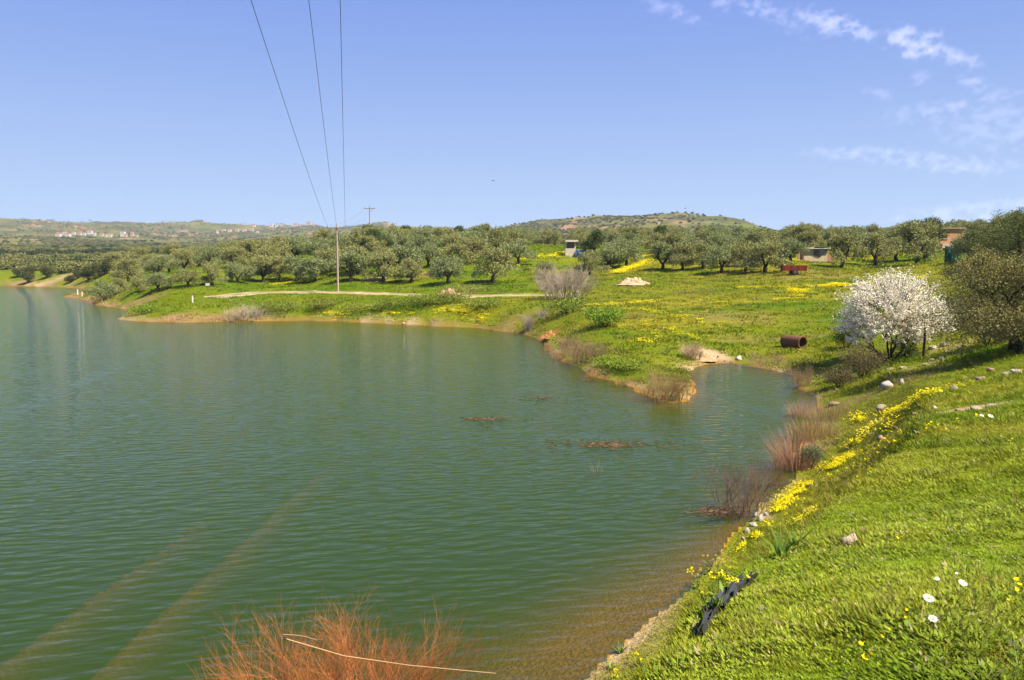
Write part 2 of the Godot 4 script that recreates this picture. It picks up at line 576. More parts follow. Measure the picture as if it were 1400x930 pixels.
func make_ground() -> void:
	var ths := PackedFloat32Array()
	var a := -180.0
	while a < 180.01:
		ths.append(deg_to_rad(a))
		a += 0.25 if a >= -42.0 and a < 42.0 else 3.0
	var rows := 400
	var lv0 := log(0.7)
	var step := (log(5200.0) - lv0) / (rows - 1)
	var cols := ths.size()
	var s := Shape.new()
	s.v.append(ground_at(0, 0)); s.n.append(Vector3.UP); s.c.append(GREEN)
	for j in rows:
		var d := exp(lv0 + step * j)
		for k in cols:
			var x := sin(ths[k]) * d
			var z := -cos(ths[k]) * d
			s.v.append(Vector3(x, height(x, z), z))
			s.c.append(ground_colour(x, z, shore(x, z), d))
	for j in rows:
		for k in cols:
			var at := 1 + j * cols + k
			var left := s.v[at - 1 if k > 0 else at]
			var right := s.v[at + 1 if k < cols - 1 else at]
			var near := s.v[at - cols] if j > 0 else s.v[0]
			var away := s.v[at + cols] if j < rows - 1 else s.v[at]
			s.n.append((right - left).cross(away - near).normalized())
	for k in cols - 1:
		s.i.append_array(PackedInt32Array([0, 1 + k, 2 + k]))
	for j in rows - 1:
		for k in cols - 1:
			var p := 1 + j * cols + k
			s.i.append_array(PackedInt32Array([p, p + cols, p + 1, p + 1, p + cols, p + cols + 1]))
	structure("ground", s, "ground")

func make_lake() -> void:
	var arr := []
	arr.resize(Mesh.ARRAY_MAX)
	var v := PackedVector3Array()
	var n := PackedVector3Array()
	var uv := PackedVector2Array()
	var ind := PackedInt32Array()
	var turn := Vector2(cos(-0.2), sin(-0.2))
	for j in 61:
		for k in 81:
			var x := -420.0 + 500.0 * k / 80.0
			var z := 40.0 - 320.0 * j / 60.0
			v.append(Vector3(x, 0, z))
			n.append(Vector3.UP)
			uv.append(Vector2((x * turn.x + z * turn.y) / 30.0, (z * turn.x - x * turn.y) / 10.5))
	for j in 60:
		for k in 80:
			var p := j * 81 + k
			ind.append_array(PackedInt32Array([p, p + 81, p + 1, p + 1, p + 81, p + 82]))
	arr[Mesh.ARRAY_VERTEX] = v; arr[Mesh.ARRAY_NORMAL] = n; arr[Mesh.ARRAY_TEX_UV] = uv; arr[Mesh.ARRAY_INDEX] = ind
	var m := ArrayMesh.new()
	m.add_surface_from_arrays(Mesh.PRIMITIVE_TRIANGLES, arr)
	var o := MeshInstance3D.new()
	o.name = "lake_water"
	o.mesh = m
	o.material_override = M["water"]
	o.set_meta("kind", "structure")
	add_child(o)
	var murk := FogVolume.new()
	murk.name = "water_silt"
	murk.size = Vector3(500, 3.4, 320)
	murk.position = Vector3(-170, -1.72, -120)
	murk.shape = RenderingServer.FOG_VOLUME_SHAPE_BOX
	var fm := FogMaterial.new()
	fm.albedo = lin(0.31, 0.53, 0.01)
	fm.density = 1.0
	murk.material = fm
	murk.set_meta("kind", "stuff")
	murk.set_meta("label", "green silt and algae clouding the lake water")
	murk.set_meta("category", "silt")
	add_child(murk)

func _ready() -> void:
	var cam := Camera3D.new()
	cam.name = "camera"
	cam.position = EYE
	cam.rotation.x = -PITCH
	cam.fov = rad_to_deg(2.0 * atan(465.0 / FOCAL))
	cam.near = 0.1
	cam.far = 9000.0
	add_child(cam)
	var env := Environment.new()
	env.background_mode = Environment.BG_SKY
	env.sky = make_sky()
	env.tonemap_mode = Environment.TONE_MAPPER_LINEAR
	env.tonemap_exposure = 2.8
	env.volumetric_fog_enabled = true
	env.volumetric_fog_density = 0.0
	env.fog_enabled = true
	env.fog_density = 0.00013
	env.fog_light_color = Color(0.80, 0.87, 1.0)
	env.sdfgi_enabled = true
	env.ssao_enabled = true
	env.ssil_enabled = true
	var we := WorldEnvironment.new()
	we.name = "environment"
	we.environment = env
	add_child(we)
	var sun := DirectionalLight3D.new()
	sun.name = "sun"
	sun.light_energy = 1.35
	sun.light_color = Color(1.0, 0.94, 0.82)
	sun.light_angular_distance = 0.5
	sun.shadow_enabled = true
	sun.look_at_from_position(SUN * 100.0, Vector3.ZERO, Vector3.UP)
	add_child(sun)
	noise_a.seed = 11
	noise_a.frequency = 0.02
	noise_b.seed = 12
	noise_b.frequency = 0.03
	noise_c.seed = 13
	noise_c.frequency = 0.004
	for nz in [noise_a, noise_b, noise_c]:
		nz.noise_type = FastNoiseLite.TYPE_SIMPLEX_SMOOTH
		nz.fractal_octaves = 4
	make_materials()
	var t0 := Time.get_ticks_msec()
	lay_land()
	make_patches()
	make_ground()
	make_lake()
	furnish()

func off_ball(r: RandomNumberGenerator) -> Vector3:
	var z := r.randf_range(-1.0, 1.0)
	var a := r.randf() * TAU
	var k := sqrt(1.0 - z * z)
	return Vector3(k * cos(a), z, k * sin(a))

func tint(a: Color, b: Color, r: RandomNumberGenerator) -> Color:
	return a.lerp(b, r.randf()) * r.randf_range(0.8, 1.2)

# leaves through one clump of a crown, most of them near its skin
func clump(s: Shape, at: Vector3, rad: Vector3, count: int, long: float, wide: float, a: Color, b: Color, r: RandomNumberGenerator) -> void:
	var own := a.lerp(b, r.randf())
	for k in count:
		var o := off_ball(r)
		var p := at + o * rad * pow(r.randf(), 0.4) * r.randf_range(0.85, 1.12)
		var along := (off_ball(r) + o * 0.5 + Vector3(0, 0.15, 0)).normalized()
		var across := along.cross(off_ball(r)).normalized()
		s.leaf(p, along * long * r.randf_range(0.7, 1.3), across * wide * r.randf_range(0.7, 1.3), tint(own, b, r))

func crooked(from: Vector3, to: Vector3, steps: int, wob: float, r: RandomNumberGenerator) -> PackedVector3Array:
	var p := PackedVector3Array()
	for k in steps + 1:
		var t := float(k) / steps
		p.append(from.lerp(to, t) + (off_ball(r) * wob * sin(t * PI) if k > 0 and k < steps else Vector3.ZERO))
	return p

func taper(count: int, a: float, b: float) -> PackedFloat32Array:
	var p := PackedFloat32Array()
	for k in count:
		p.append(lerpf(a, b, float(k) / (count - 1)))
	return p

# an olive: short forked trunk, limbs, crown of loose clumps. Returns [trunk, crown] shapes
func olive_shapes(seed_: int, tall: float, wide: float, leaves: int, long: float, low := 0.30, a := Color(0.11, 0.13, 0.036), b := Color(0.2, 0.2, 0.07)) -> Array:
	var r := rng_of(seed_)
	var wood := Shape.new()
	var crown := Shape.new()
	var bark := Color(0.085, 0.068, 0.05)
	var fork := Vector3(r.randf_range(-0.15, 0.15), tall * 0.2, r.randf_range(-0.15, 0.15))
	wood.tube(crooked(Vector3(0, -0.25, 0), fork, 4, 0.06, r), taper(5, tall * 0.062, tall * 0.042), 7, bark)
	var spots: Array[Vector3] = []
	var count := 9 + r.randi() % 5
	for k in count:
		var w := TAU * (k + r.randf() * 0.7) / count * 1.618 * 1.0
		var up := r.randf()
		var out := wide * lerpf(0.74, 0.22, up * up) * r.randf_range(0.7, 1.08)
		spots.append(Vector3(cos(w) * out, tall * lerpf(low + 0.12, 0.84, up), sin(w) * out))
	spots.append(Vector3(r.randf_range(-0.3, 0.3), tall * 0.7, r.randf_range(-0.3, 0.3)))
	var main: Array[Vector3] = []
	for k in 4:
		var w := TAU * (k + r.randf() * 0.6) / 4.0
		var m := Vector3(cos(w) * wide * 0.3, tall * r.randf_range(0.42, 0.52), sin(w) * wide * 0.3)
		main.append(m)
		wood.tube(crooked(fork - Vector3(0, 0.08, 0), m, 4, 0.08, r), taper(5, tall * 0.03, tall * 0.018), 6, bark)
	for sp in spots:
		var best: Vector3 = main[0]
		for m in main:
			if m.distance_to(sp) < best.distance_to(sp):
				best = m
		wood.tube(crooked(best, sp, 4, 0.1, r), taper(5, tall * 0.015, tall * 0.004), 5, bark)
		var rad := Vector3(r.randf_range(0.24, 0.48), r.randf_range(0.2, 0.36), r.randf_range(0.24, 0.48)) * wide
		clump(crown, sp, rad, leaves / (count + 1), long, long * 0.2, a, b, r)
		for q in 5:       # sprigs that break the outline
			var o := (off_ball(r) + Vector3(0, 0.5, 0)).normalized()
			clump(crown, sp + o * rad * 1.05, Vector3.ONE * rad.x * 0.28, leaves / (count + 1) / 16, long, long * 0.2, a, b, r)
	return [wood, crown]

func branching(s: Shape, tips: Array, from: Vector3, dir: Vector3, long: float, rad: float, level: int, fan: float, lift: float, col: Color, r: RandomNumberGenerator, sides := 4, kids := 3) -> void:
	var to := from + dir * long
	s.tube(crooked(from, to, 3, long * 0.06, r), taper(4, rad, rad * 0.55), sides, col * r.randf_range(0.85, 1.15))
	tips.append([from, to, level])
	if level <= 0:
		return
	for k in kids + (r.randi() % 2):
		var t := r.randf_range(0.45, 1.0)
		var d := (dir + off_ball(r) * fan + Vector3(0, lift, 0)).normalized()
		branching(s, tips, from.lerp(to, t), d, long * r.randf_range(0.55, 0.85), rad * 0.55, level - 1, fan, lift, col, r, maxi(3, sides - 1), kids)

# a bare shrub of many thin twigs, as wide and tall as asked
func bare_shrub(seed_: int, tall: float, wide: float, stems: int, level: int, rad: float, a: Color, b: Color, kids := 3) -> Shape:
	var r := rng_of(seed_)
	var s := Shape.new()
	for k in stems:
		var w := r.randf() * TAU
		var o := sqrt(r.randf())
		var base := Vector3(cos(w) * wide * 0.34 * o, -0.08, sin(w) * wide * 0.34 * o)
		var d := (Vector3(cos(w) * o * wide / tall * 0.3, 1.0, sin(w) * o * wide / tall * 0.3).normalized() + off_ball(r) * 0.3).normalized()
		branching(s, [], base, d, tall * r.randf_range(0.2, 0.5), rad, level, 0.55, 0.12, tint(a, b, r), r, 4, kids)
	return s

# a clump of upright dry blades
func blade_clump(seed_: int, tall: float, wide: float, count: int, half: float, a: Color, b: Color, lean := 0.35) -> Shape:
	var r := rng_of(seed_)
	var s := Shape.new()
	for k in count:
		var w := r.randf() * TAU
		var o := sqrt(r.randf())
		var out := Vector3(cos(w), 0, sin(w))
		var h := tall * r.randf_range(0.45, 1.0) * (1.0 - 0.35 * o)
		var c := tint(a, b, r)
		var side := out.cross(Vector3.UP).rotated(Vector3.UP, r.randf_range(-1.2, 1.2))
		s.blade(out * wide * o * 0.5 + Vector3(0, -0.05, 0), Vector3(0, h, 0), out * h * lean * o + off_ball(r) * h * 0.2 * Vector3(1, 0.1, 1), side * half, c, c * 1.15)
	return s

# a rough heap of earth and clods
func heap_shape(seed_: int, size: Vector3, col: Color) -> Shape:
	var s := Shape.new()
	var rings := 14
	var segs := 36
	for j in rings + 1:
		for k in segs:
			var t := float(j) / rings
			var ph := TAU * k / segs
			var reach := t * (1.0 + 0.3 * noise_a.get_noise_2d(cos(ph) * 60.0 + seed_, sin(ph) * 60.0))
			var p := Vector3(cos(ph) * reach * size.x, 0, sin(ph) * reach * size.z)
			var rough := noise_a.get_noise_2d(p.x * 40.0 / size.x + seed_ * 7.0, p.z * 40.0 / size.x) * 0.5 + noise_b.get_noise_2d(p.x * 90.0 / size.x, p.z * 90.0 / size.x + seed_) * 0.4
			p.y = size.y * ((1.0 - t * t) * (0.75 + rough * 1.5) + rough * 0.2) - 0.1 * t
			s.v.append(p)
			s.n.append(Vector3.ZERO)
			s.c.append(col * (1.0 + rough * 0.9))
	for j in rings:
		for k in segs:
			var p := j * segs + k
			var q := j * segs + (k + 1) % segs
			for t in [[p, q, p + segs], [q, q + segs, p + segs]]:
				var nn: Vector3 = (s.v[t[2]] - s.v[t[0]]).cross(s.v[t[1]] - s.v[t[0]])
				if nn.length() < 1e-12:
					continue
				s.i.append_array(PackedInt32Array(t))
				for e in t:
					s.n[e] += nn
	for k in s.n.size():
		s.n[k] = s.n[k].normalized() if s.n[k].length() > 1e-12 else Vector3.UP
	return s

# a low leafy bush
func leafy_bush(seed_: int, tall: float, wide: float, leaves: int, long: float, a: Color, b: Color) -> Array:
	var r := rng_of(seed_)
	var wood := Shape.new()
	var crown := Shape.new()
	for k in 9:
		var w := TAU * k / 9.0 + r.randf() * 0.5
		var o := wide * 0.32 * r.randf_range(0.3, 1.0)
		var sp := Vector3(cos(w) * o, tall * r.randf_range(0.35, 0.72), sin(w) * o)
		wood.tube(crooked(Vector3(0, -0.1, 0), sp, 3, 0.05, r), taper(4, tall * 0.02, tall * 0.006), 4, Color(0.12, 0.09, 0.06))
		clump(crown, sp, Vector3(wide * 0.22, tall * 0.3, wide * 0.22), leaves / 9, long, long * 0.24, a, b, r)
	return [wood, crown]

# an uneven boulder: a ball cut by random planes, with a smooth bulge
func rock_shape(seed_: int, size: Vector3, col: Color) -> Shape:
	var r := rng_of(seed_)
	var s := Shape.new()
	var cuts := []
	for k in 12:
		cuts.append([off_ball(r), r.randf_range(0.45, 0.85)])
	var rings := 9
	var segs := 14
	for j in rings + 1:
		for k in segs + 1:
			var th := PI * j / rings
			var ph := TAU * (k % segs) / segs
			var d := Vector3(sin(th) * cos(ph), cos(th), sin(th) * sin(ph))
			var len := 1.0
			for q in cuts:
				var f: float = d.dot(q[0])
				if f > 0.01:
					len = minf(len, q[1] / f)
			len *= 1.0 + 0.3 * noise_a.get_noise_3d(d.x * 40.0 + seed_ * 9.0, d.y * 40.0, d.z * 40.0)
			s.v.append(d * len * size)
			s.c.append(col * (1.0 + 0.25 * noise_b.get_noise_3d(d.x * 30.0, d.y * 30.0 + seed_ * 5.0, d.z * 30.0)))
			s.n.append(Vector3.ZERO)
	for j in rings:
		for k in segs:
			var p := j * (segs + 1) + k
			var q := p + segs + 1
			for t in [[p, q, p + 1], [p + 1, q, q + 1]]:
				s.i.append_array(PackedInt32Array(t))
				var nn: Vector3 = (s.v[t[2]] - s.v[t[0]]).cross(s.v[t[1]] - s.v[t[0]])
				for e in t:
					s.n[e] += nn
	for k in s.n.size():
		s.n[k] = s.n[k].normalized() if s.n[k].length() > 1e-9 else Vector3.UP
	return s

func copy_of(o: Node3D, at: Vector3, turn: float, scale_: Vector3, label := "", group := "") -> Node3D:
	var c: Node3D = o.duplicate()
	c.name = numbered(str(o.name).rstrip("0123456789").rstrip("_"))
	add_child(c)
	c.position = at
	c.rotation.y = turn
	c.scale = scale_
	if label:
		c.set_meta("label", label)
	if group:
		c.set_meta("group", group)
	return c

# ---- patches of earth, sand and rank growth on the sheet ----
func make_patches() -> void:
	for a in [[1330, 557, 1.1, 0.45, SAND, 0.9], [1392, 507, 0.9, 0.4, SAND, 0.8], [965, 483, 1.6, 1.5, SAND, 0.95], [985, 489, 1.2, 0.9, SAND, 0.9], [752, 458, 1.6, 1.4, ORANGE, 0.9], [612, 402, 3.2, 1.6, EARTH * 1.2, 0.8], [640, 405, 2.6, 1.2, EARTH * 1.25, 0.8],
		[560, 396, 3.0, 1.0, EARTH, 0.5], [700, 441, 2.0, 1.0, DRY, 0.5], [875, 437, 4.0, 3.0, PALE, 0.7], [960, 420, 5.0, 3.0, PALE * 1.1, 0.6], [1060, 465, 5.0, 1.5, DRY * 1.2, 0.35], [990, 432, 3.0, 2.5, DRY * 1.2, 0.45],
		[1050, 418, 8.0, 2.0, LUSH, 0.8], [1150, 385, 5.0, 2.0, LUSH * 0.8, 0.8], [1230, 420, 4.0, 4.0, LUSH, 0.8], [1120, 378, 5.0, 2.0, EARTH * 0.9, 0.5], [985, 396, 5.0, 1.5, LUSH, 0.6], [1110, 372, 4.0, 2.0, DRY, 0.4],
		[740, 334, 9.0, 5.0, ORANGE * 1.2, 1.0], [765, 333, 6.0, 4.0, ORANGE * 1.2, 1.0], [530, 341, 3.0, 3.0, ORANGE, 0.9], [690, 333, 3.0, 3.0, ORANGE, 0.8], [512, 382, 1.8, 1.2, SAND * 1.25, 0.9], [583, 374, 4.0, 3.0, EARTH, 0.7],
		[190, 357, 10.0, 4.0, SAND, 0.8], [160, 362, 8.0, 5.0, EARTH, 0.7], [58, 352, 11.0, 8.0, SAND, 0.9], [20, 388, 12.0, 3.0, EARTH * 1.1, 0.8], [80, 382, 6.0, 3.0, SAND, 0.7], [100, 405, 5.0, 3.0, EARTH, 0.8], [140, 412, 4.0, 2.0, DRY, 0.8], [185, 415, 5.0, 2.0, EARTH, 0.6],
		[300, 434, 7.0, 1.0, EARTH, 0.5], [235, 435, 7.0, 1.0, EARTH * 1.1, 0.6], [1340, 700, 0.5, 0.4, DRY * 1.2, 0.35], [1330, 895, 0.22, 0.16, ORANGE * 0.9, 0.7], [1290, 905, 0.12, 0.1, ORANGE, 0.5], [1190, 540, 1.2, 1.0, DRY, 0.6], [1250, 512, 2.0, 1.0, DRY, 0.5], [1280, 495, 1.6, 1.0, SAND, 0.4],
		[1130, 560, 0.8, 1.5, DRY, 0.7], [1100, 600, 0.8, 1.5, DRY, 0.7], [1040, 705, 0.4, 0.5, SAND, 0.6], [800, 495, 1.4, 1.2, DRY, 0.5], [1300, 472, 2.0, 1.5, SAND, 0.35], [1340, 440, 2.0, 1.5, DRY, 0.4]]:
		patch(a[0], a[1], a[2], a[3], a[4], a[5])
	var w0 := on_level(450, 620, 0)
	var w1 := on_level(90, 930, 0)
	water_shallow.append([Vector2(w0.x, w0.z), Vector2(w1.x, w1.z), 0.6, 1.0])
	w0 = on_level(280, 690, 0)
	w1 = on_level(-30, 900, 0)
	water_shallow.append([Vector2(w0.x, w0.z), Vector2(w1.x, w1.z), 0.55, 1.0])

func make_track() -> void:
	var line := PackedVector3Array()
	for a in [[288, 407], [315, 404], [345, 401], [400, 400], [460, 400], [520, 401], [560, 403], [600, 405], [650, 405], [700, 404], [742, 404], [775, 403]]:
		line.append(on_ground(a[0], a[1]))
	var s := Shape.new()
	var r := rng_of(8)
	var curve := Curve3D.new()
	for k in line.size():
		var tan := (line[mini(k + 1, line.size() - 1)] - line[maxi(k - 1, 0)]) * 0.17
		curve.add_point(line[k], -tan, tan)
	var steps := 150
	for k in steps + 1:
		var p := curve.sample_baked(curve.get_baked_length() * k / steps)
		if k % 4 == 0:
			track_line.append(p)
		var q := curve.sample_baked(curve.get_baked_length() * minf(k + 0.5, steps) / steps)
		var d := (q - p).normalized() if k < steps else Vector3(1, 0, 0)
		var side := Vector3(-d.z, 0, d.x).normalized()
		var half := 1.3 + 0.5 * noise_b.get_noise_1d(k * 9.0)
		if k < 30:
			half += 1.0 * (1.0 - k / 30.0)
		if k > steps - 20:
			half *= (steps - k) / 20.0
		for j in 6:
			var o := (j - 2.5) / 2.5
			var e := p + side * o * (half + 0.35 * noise_a.get_noise_2d(k * 30.0, j * 90.0))
			e.y = height(e.x, e.z) + 0.05 - 0.055 * pow(absf(o), 4.0)
			s.v.append(e); s.n.append(Vector3.UP)
			s.c.append(Color(0.62, 0.49, 0.32) * (1.0 + 0.25 * noise_a.get_noise_2d(e.x * 20.0, e.z * 20.0)) if absf(o) > 0.3 or noise_b.get_noise_1d(k * 4.0) > 0.1 else Color(0.4, 0.36, 0.15))
	for k in steps:
		for j in 5:
			var p := k * 6 + j
			s.i.append_array(PackedInt32Array([p, p + 6, p + 1, p + 6, p + 7, p + 1]))
	structure("dirt_path", s, "ground")

# ---- ground cover ----
func tuft(seed_: int, blades: int, tall: float, wide: float, half: float) -> ArrayMesh:
	var r := rng_of(seed_)
	var s := Shape.new()
	for k in blades:
		var w := r.randf() * TAU
		var o := sqrt(r.randf())
		var at := Vector3(cos(w), 0, sin(w)) * o * wide
		var h := tall * r.randf_range(0.5, 1.1)
		var lean := Vector3(cos(w), 0, sin(w)).rotated(Vector3.UP, r.randf_range(-1.0, 1.0)) * h * r.randf_range(0.3, 1.5)
		var g := r.randf_range(0.75, 1.2)
		var c := Color(g, g, g) if r.randf() > 0.12 else Color(g * 1.5, g * 1.15, g * 1.6)
		var side := Vector3.RIGHT.rotated(Vector3.UP, r.randf() * TAU) * half * r.randf_range(0.7, 1.3)
		s.blade(at - Vector3(0, 0.02, 0), Vector3(0, h, 0), lean, side, c, c * Color(1.15, 1.05, 1.0))
	return s.mesh()

func herb(seed_: int, leaves: int, long: float, wide: float) -> ArrayMesh:
	var r := rng_of(seed_)
	var s := Shape.new()
	for k in leaves:
		var w := r.randf() * TAU
		var out := Vector3(cos(w), 0, sin(w))
		var up := r.randf_range(0.15, 1.1)
		var g := r.randf_range(0.7, 1.15)
		s.leaf(out * wide * r.randf() + Vector3(0, long * r.randf_range(0.1, 0.6), 0), (out + Vector3(0, up, 0)).normalized() * long * r.randf_range(0.5, 1.0), out.cross(Vector3.UP) * long * r.randf_range(0.12, 0.24), Color(g * 0.85, g, g))
	return s.mesh()

func bare_here(x: float, z: float) -> float:
	var most := 0.0
	for q in clearings:
		if absf(q.x - x) < q.y and absf(q.z - z) < q.y:
			return 1.0
	if z < -80.0:
		for q in track_line:
			if Vector2(q.x - x, q.z - z).length() < 2.0:
				return 1.0
	for p in patches_at(x, z):
		if p[4].r > p[4].g * 1.05:
			var u: float = (x - p[0]) / p[2]
			var v: float = (z - p[1]) / p[3]
			var e := 1.15 - sqrt(u * u + v * v)
			if e > 0.0:
				most = maxf(most, minf(1.0, e * 1.6) * p[5])
	return most

func make_grass() -> void:
	var r := rng_of(101)
	# tufts of blades and low herbs, larger where they stand farther off
	# [name, label, near, far, count, size at near, size at far, blade mesh settings]
	var near_mesh := [tuft(1, 14, 0.036, 0.05, 0.0028), tuft(2, 12, 0.030, 0.055, 0.0034), tuft(3, 9, 0.052, 0.05, 0.0026), tuft(12, 14, 0.03, 0.06, 0.0024), herb(13, 12, 0.028, 0.04), herb(8, 12, 0.022, 0.03)]
	var mid_mesh := [tuft(4, 24, 0.066, 0.2, 0.007), tuft(5, 22, 0.055, 0.22, 0.008), herb(10, 18, 0.045, 0.2), tuft(18, 20, 0.05, 0.2, 0.0075)]
	var far_mesh := [tuft(6, 20, 0.15, 0.55, 0.034), tuft(7, 18, 0.12, 0.6, 0.038), herb(11, 16, 0.10, 0.5)]
	var sets := [["bank_grass", "bright green spring grass on the near bank above the water", near_mesh, 1.9, 12.5, 90000, 0.85, 1.55, -0.10, 0.78],
		["bank_weeds", "broad-leaved weeds and straw mixed into the near bank grass", [herb(14, 14, 0.024, 0.04), herb(15, 10, 0.034, 0.04), tuft(16, 7, 0.09, 0.03, 0.0018), tuft(17, 6, 0.11, 0.02, 0.0015)], 1.9, 15.0, 4200, 0.8, 1.2, -0.10, 0.78],
		["slope_grass", "green and straw meadow grass along the slope past the pale rocks", mid_mesh, 8.0, 44.0, 56000, 0.6, 1.35, -0.60, 0.75],
		["field_grass", "bright lime meadow grass across the bay and under the olive grove", far_mesh, 36.0, 250.0, 64000, 0.62, 1.7, -0.80, 0.72]]
	for st in sets:
		var meshes: Array = st[2]
		var where := []
		var cols := []
		for m in meshes:
			where.append([])
			cols.append(PackedColorArray())
		for k in st[5]:
			var t := r.randf()
			var d: float = exp(lerpf(log(st[3]), log(st[4]), t))
			var th := r.randf_range(st[8], st[9])
			var x := sin(th) * d
			var z := -cos(th) * d
			var s := shore(x, z)
			if s < (0.04 if d < 14.0 else 0.15) + r.randf() * r.randf() * (0.3 + 0.012 * d):
				continue
			if r.randf() < bare_here(x, z) * 0.96:
				continue
			var y := height(x, z)
			if y < 0.03:
				continue
			var n1 := noise_b.get_noise_2d(x * 2.2 + 40.0, z * 2.2)
			var n2 := noise_a.get_noise_2d(x * 9.0, z * 9.0 + 70.0)
			var n3 := noise_c.get_noise_2d(x * 3.0 - 90.0, z * 3.0)
			var n4 := noise_b.get_noise_2d(x * 11.0 - 40.0, z * 11.0)
			var c := GREEN.lerp(LUSH, clampf(0.35 + n1 * 1.2 + n4 * 0.7, 0.0, 1.0)).lerp(PALE, clampf(n3 * 1.3 + n2 * 0.5 - n4 * 0.3, 0.0, 0.85))
			if d < 12.0:
				c = c.lerp(PALE, clampf(0.35 + n4, 0.0, 0.7)) * 1.2
			for p in patches_at(x, z):
				if p[4].g > p[4].r * 0.9:
					var u: float = (x - p[0]) / p[2]
					var v: float = (z - p[1]) / p[3]
					c = c.lerp(p[4], clampf(1.6 - 1.4 * sqrt(u * u + v * v) + n2, 0.0, 1.0) * p[5])
			if s < 3.0 and r.randf() < 0.35:
				c = c.lerp(DRY, 0.6)
			if r.randf() < 0.035:
				c = Color(0.42, 0.34, 0.16)
			var n5 := noise_a.get_noise_2d(x * 60.0, z * 60.0)
			if st[0] == "bank_weeds":
				c = c.lerp(LUSH, 0.6) if r.randf() < 0.7 else Color(0.42, 0.34, 0.15)
			c *= (r.randf_range(0.7, 1.3) if d < 36.0 else r.randf_range(0.88, 1.12)) * (1.0 - 0.35 * n5)
			c.a = 1.0
			var q := r.randi() % meshes.size()
			var size: float = lerpf(st[6], st[7], t) * r.randf_range(0.6, 1.25) * (1.0 + 0.4 * n4 + (0.8 * n5 if d < 14.0 else 0.0))
			var b := Basis(Vector3.UP, r.randf() * TAU).scaled(Vector3(size, size * (1.0 + 0.9 * n4), size))
			where[q].append(Transform3D(b, Vector3(x, y, z)))
			cols[q].append(c)
		for q in meshes.size():
			scatter(st[0], meshes[q], "grass", where[q], cols[q], st[1], "grass")

func flower_mesh(seed_: int, heads: int, wide: float, tall: float, petal: float, col: Color, stems := true) -> ArrayMesh:
	var r := rng_of(seed_)
	var s := Shape.new()
	for k in heads:
		var w := r.randf() * TAU
		var at := Vector3(cos(w), 0, sin(w)) * wide * sqrt(r.randf())
		var h := tall * r.randf_range(0.6, 1.1)
		var top := at + Vector3(r.randf_range(-0.1, 0.1) * h, h, r.randf_range(-0.1, 0.1) * h)
		if stems:
			s.blade(at, top - at, Vector3.ZERO, Vector3(petal * 0.06, 0, 0), Color(0.14, 0.24, 0.03), Color(0.2, 0.3, 0.04))
		var face := (Vector3(0, 1, 0) + off_ball(r) * 0.7).normalized()
		var a := face.cross(Vector3(0.3, 0.1, 0.9)).normalized()
		var b := face.cross(a)
		for q in 5:
			var e := TAU * q / 5.0
			var o := a * cos(e) + b * sin(e)
			s.leaf(top, (o + face * 0.5).normalized() * petal, face.cross(o) * petal * 0.42, col * r.randf_range(0.88, 1.08))
	return s.mesh()

func strew(called: String, label: String, mesh: Mesh, lines: Array, lo: float, hi: float, seed_: int) -> void:
	# lines: [px0, py0, px1, py1, spread in metres, count]
	var r := rng_of(seed_)
	var where := []
	var cols := PackedColorArray()
	for l in lines:
		var a := on_ground(l[0], l[1])
		var b := on_ground(l[2], l[3])
		for k in l[5]:
			var p := a.lerp(b, r.randf())
			var w := r.randf() * TAU
			var o: float = l[4] * absf(r.randfn(0.0, 0.55))
			p += Vector3(cos(w) * o, 0, sin(w) * o)
			if noise_b.get_noise_2d(p.x * 14.0, p.z * 14.0) < -0.22 or shore(p.x, p.z) < 0.1:
				continue
			p.y = height(p.x, p.z)
			var size := r.randf_range(lo, hi)
			where.append(Transform3D(Basis(Vector3.UP, r.randf() * TAU).scaled(Vector3.ONE * size), p))
			var g := r.randf_range(0.85, 1.1)
			cols.append(Color(g, g, g))
	scatter(called, mesh, "petal", where, cols, label, "flowers")

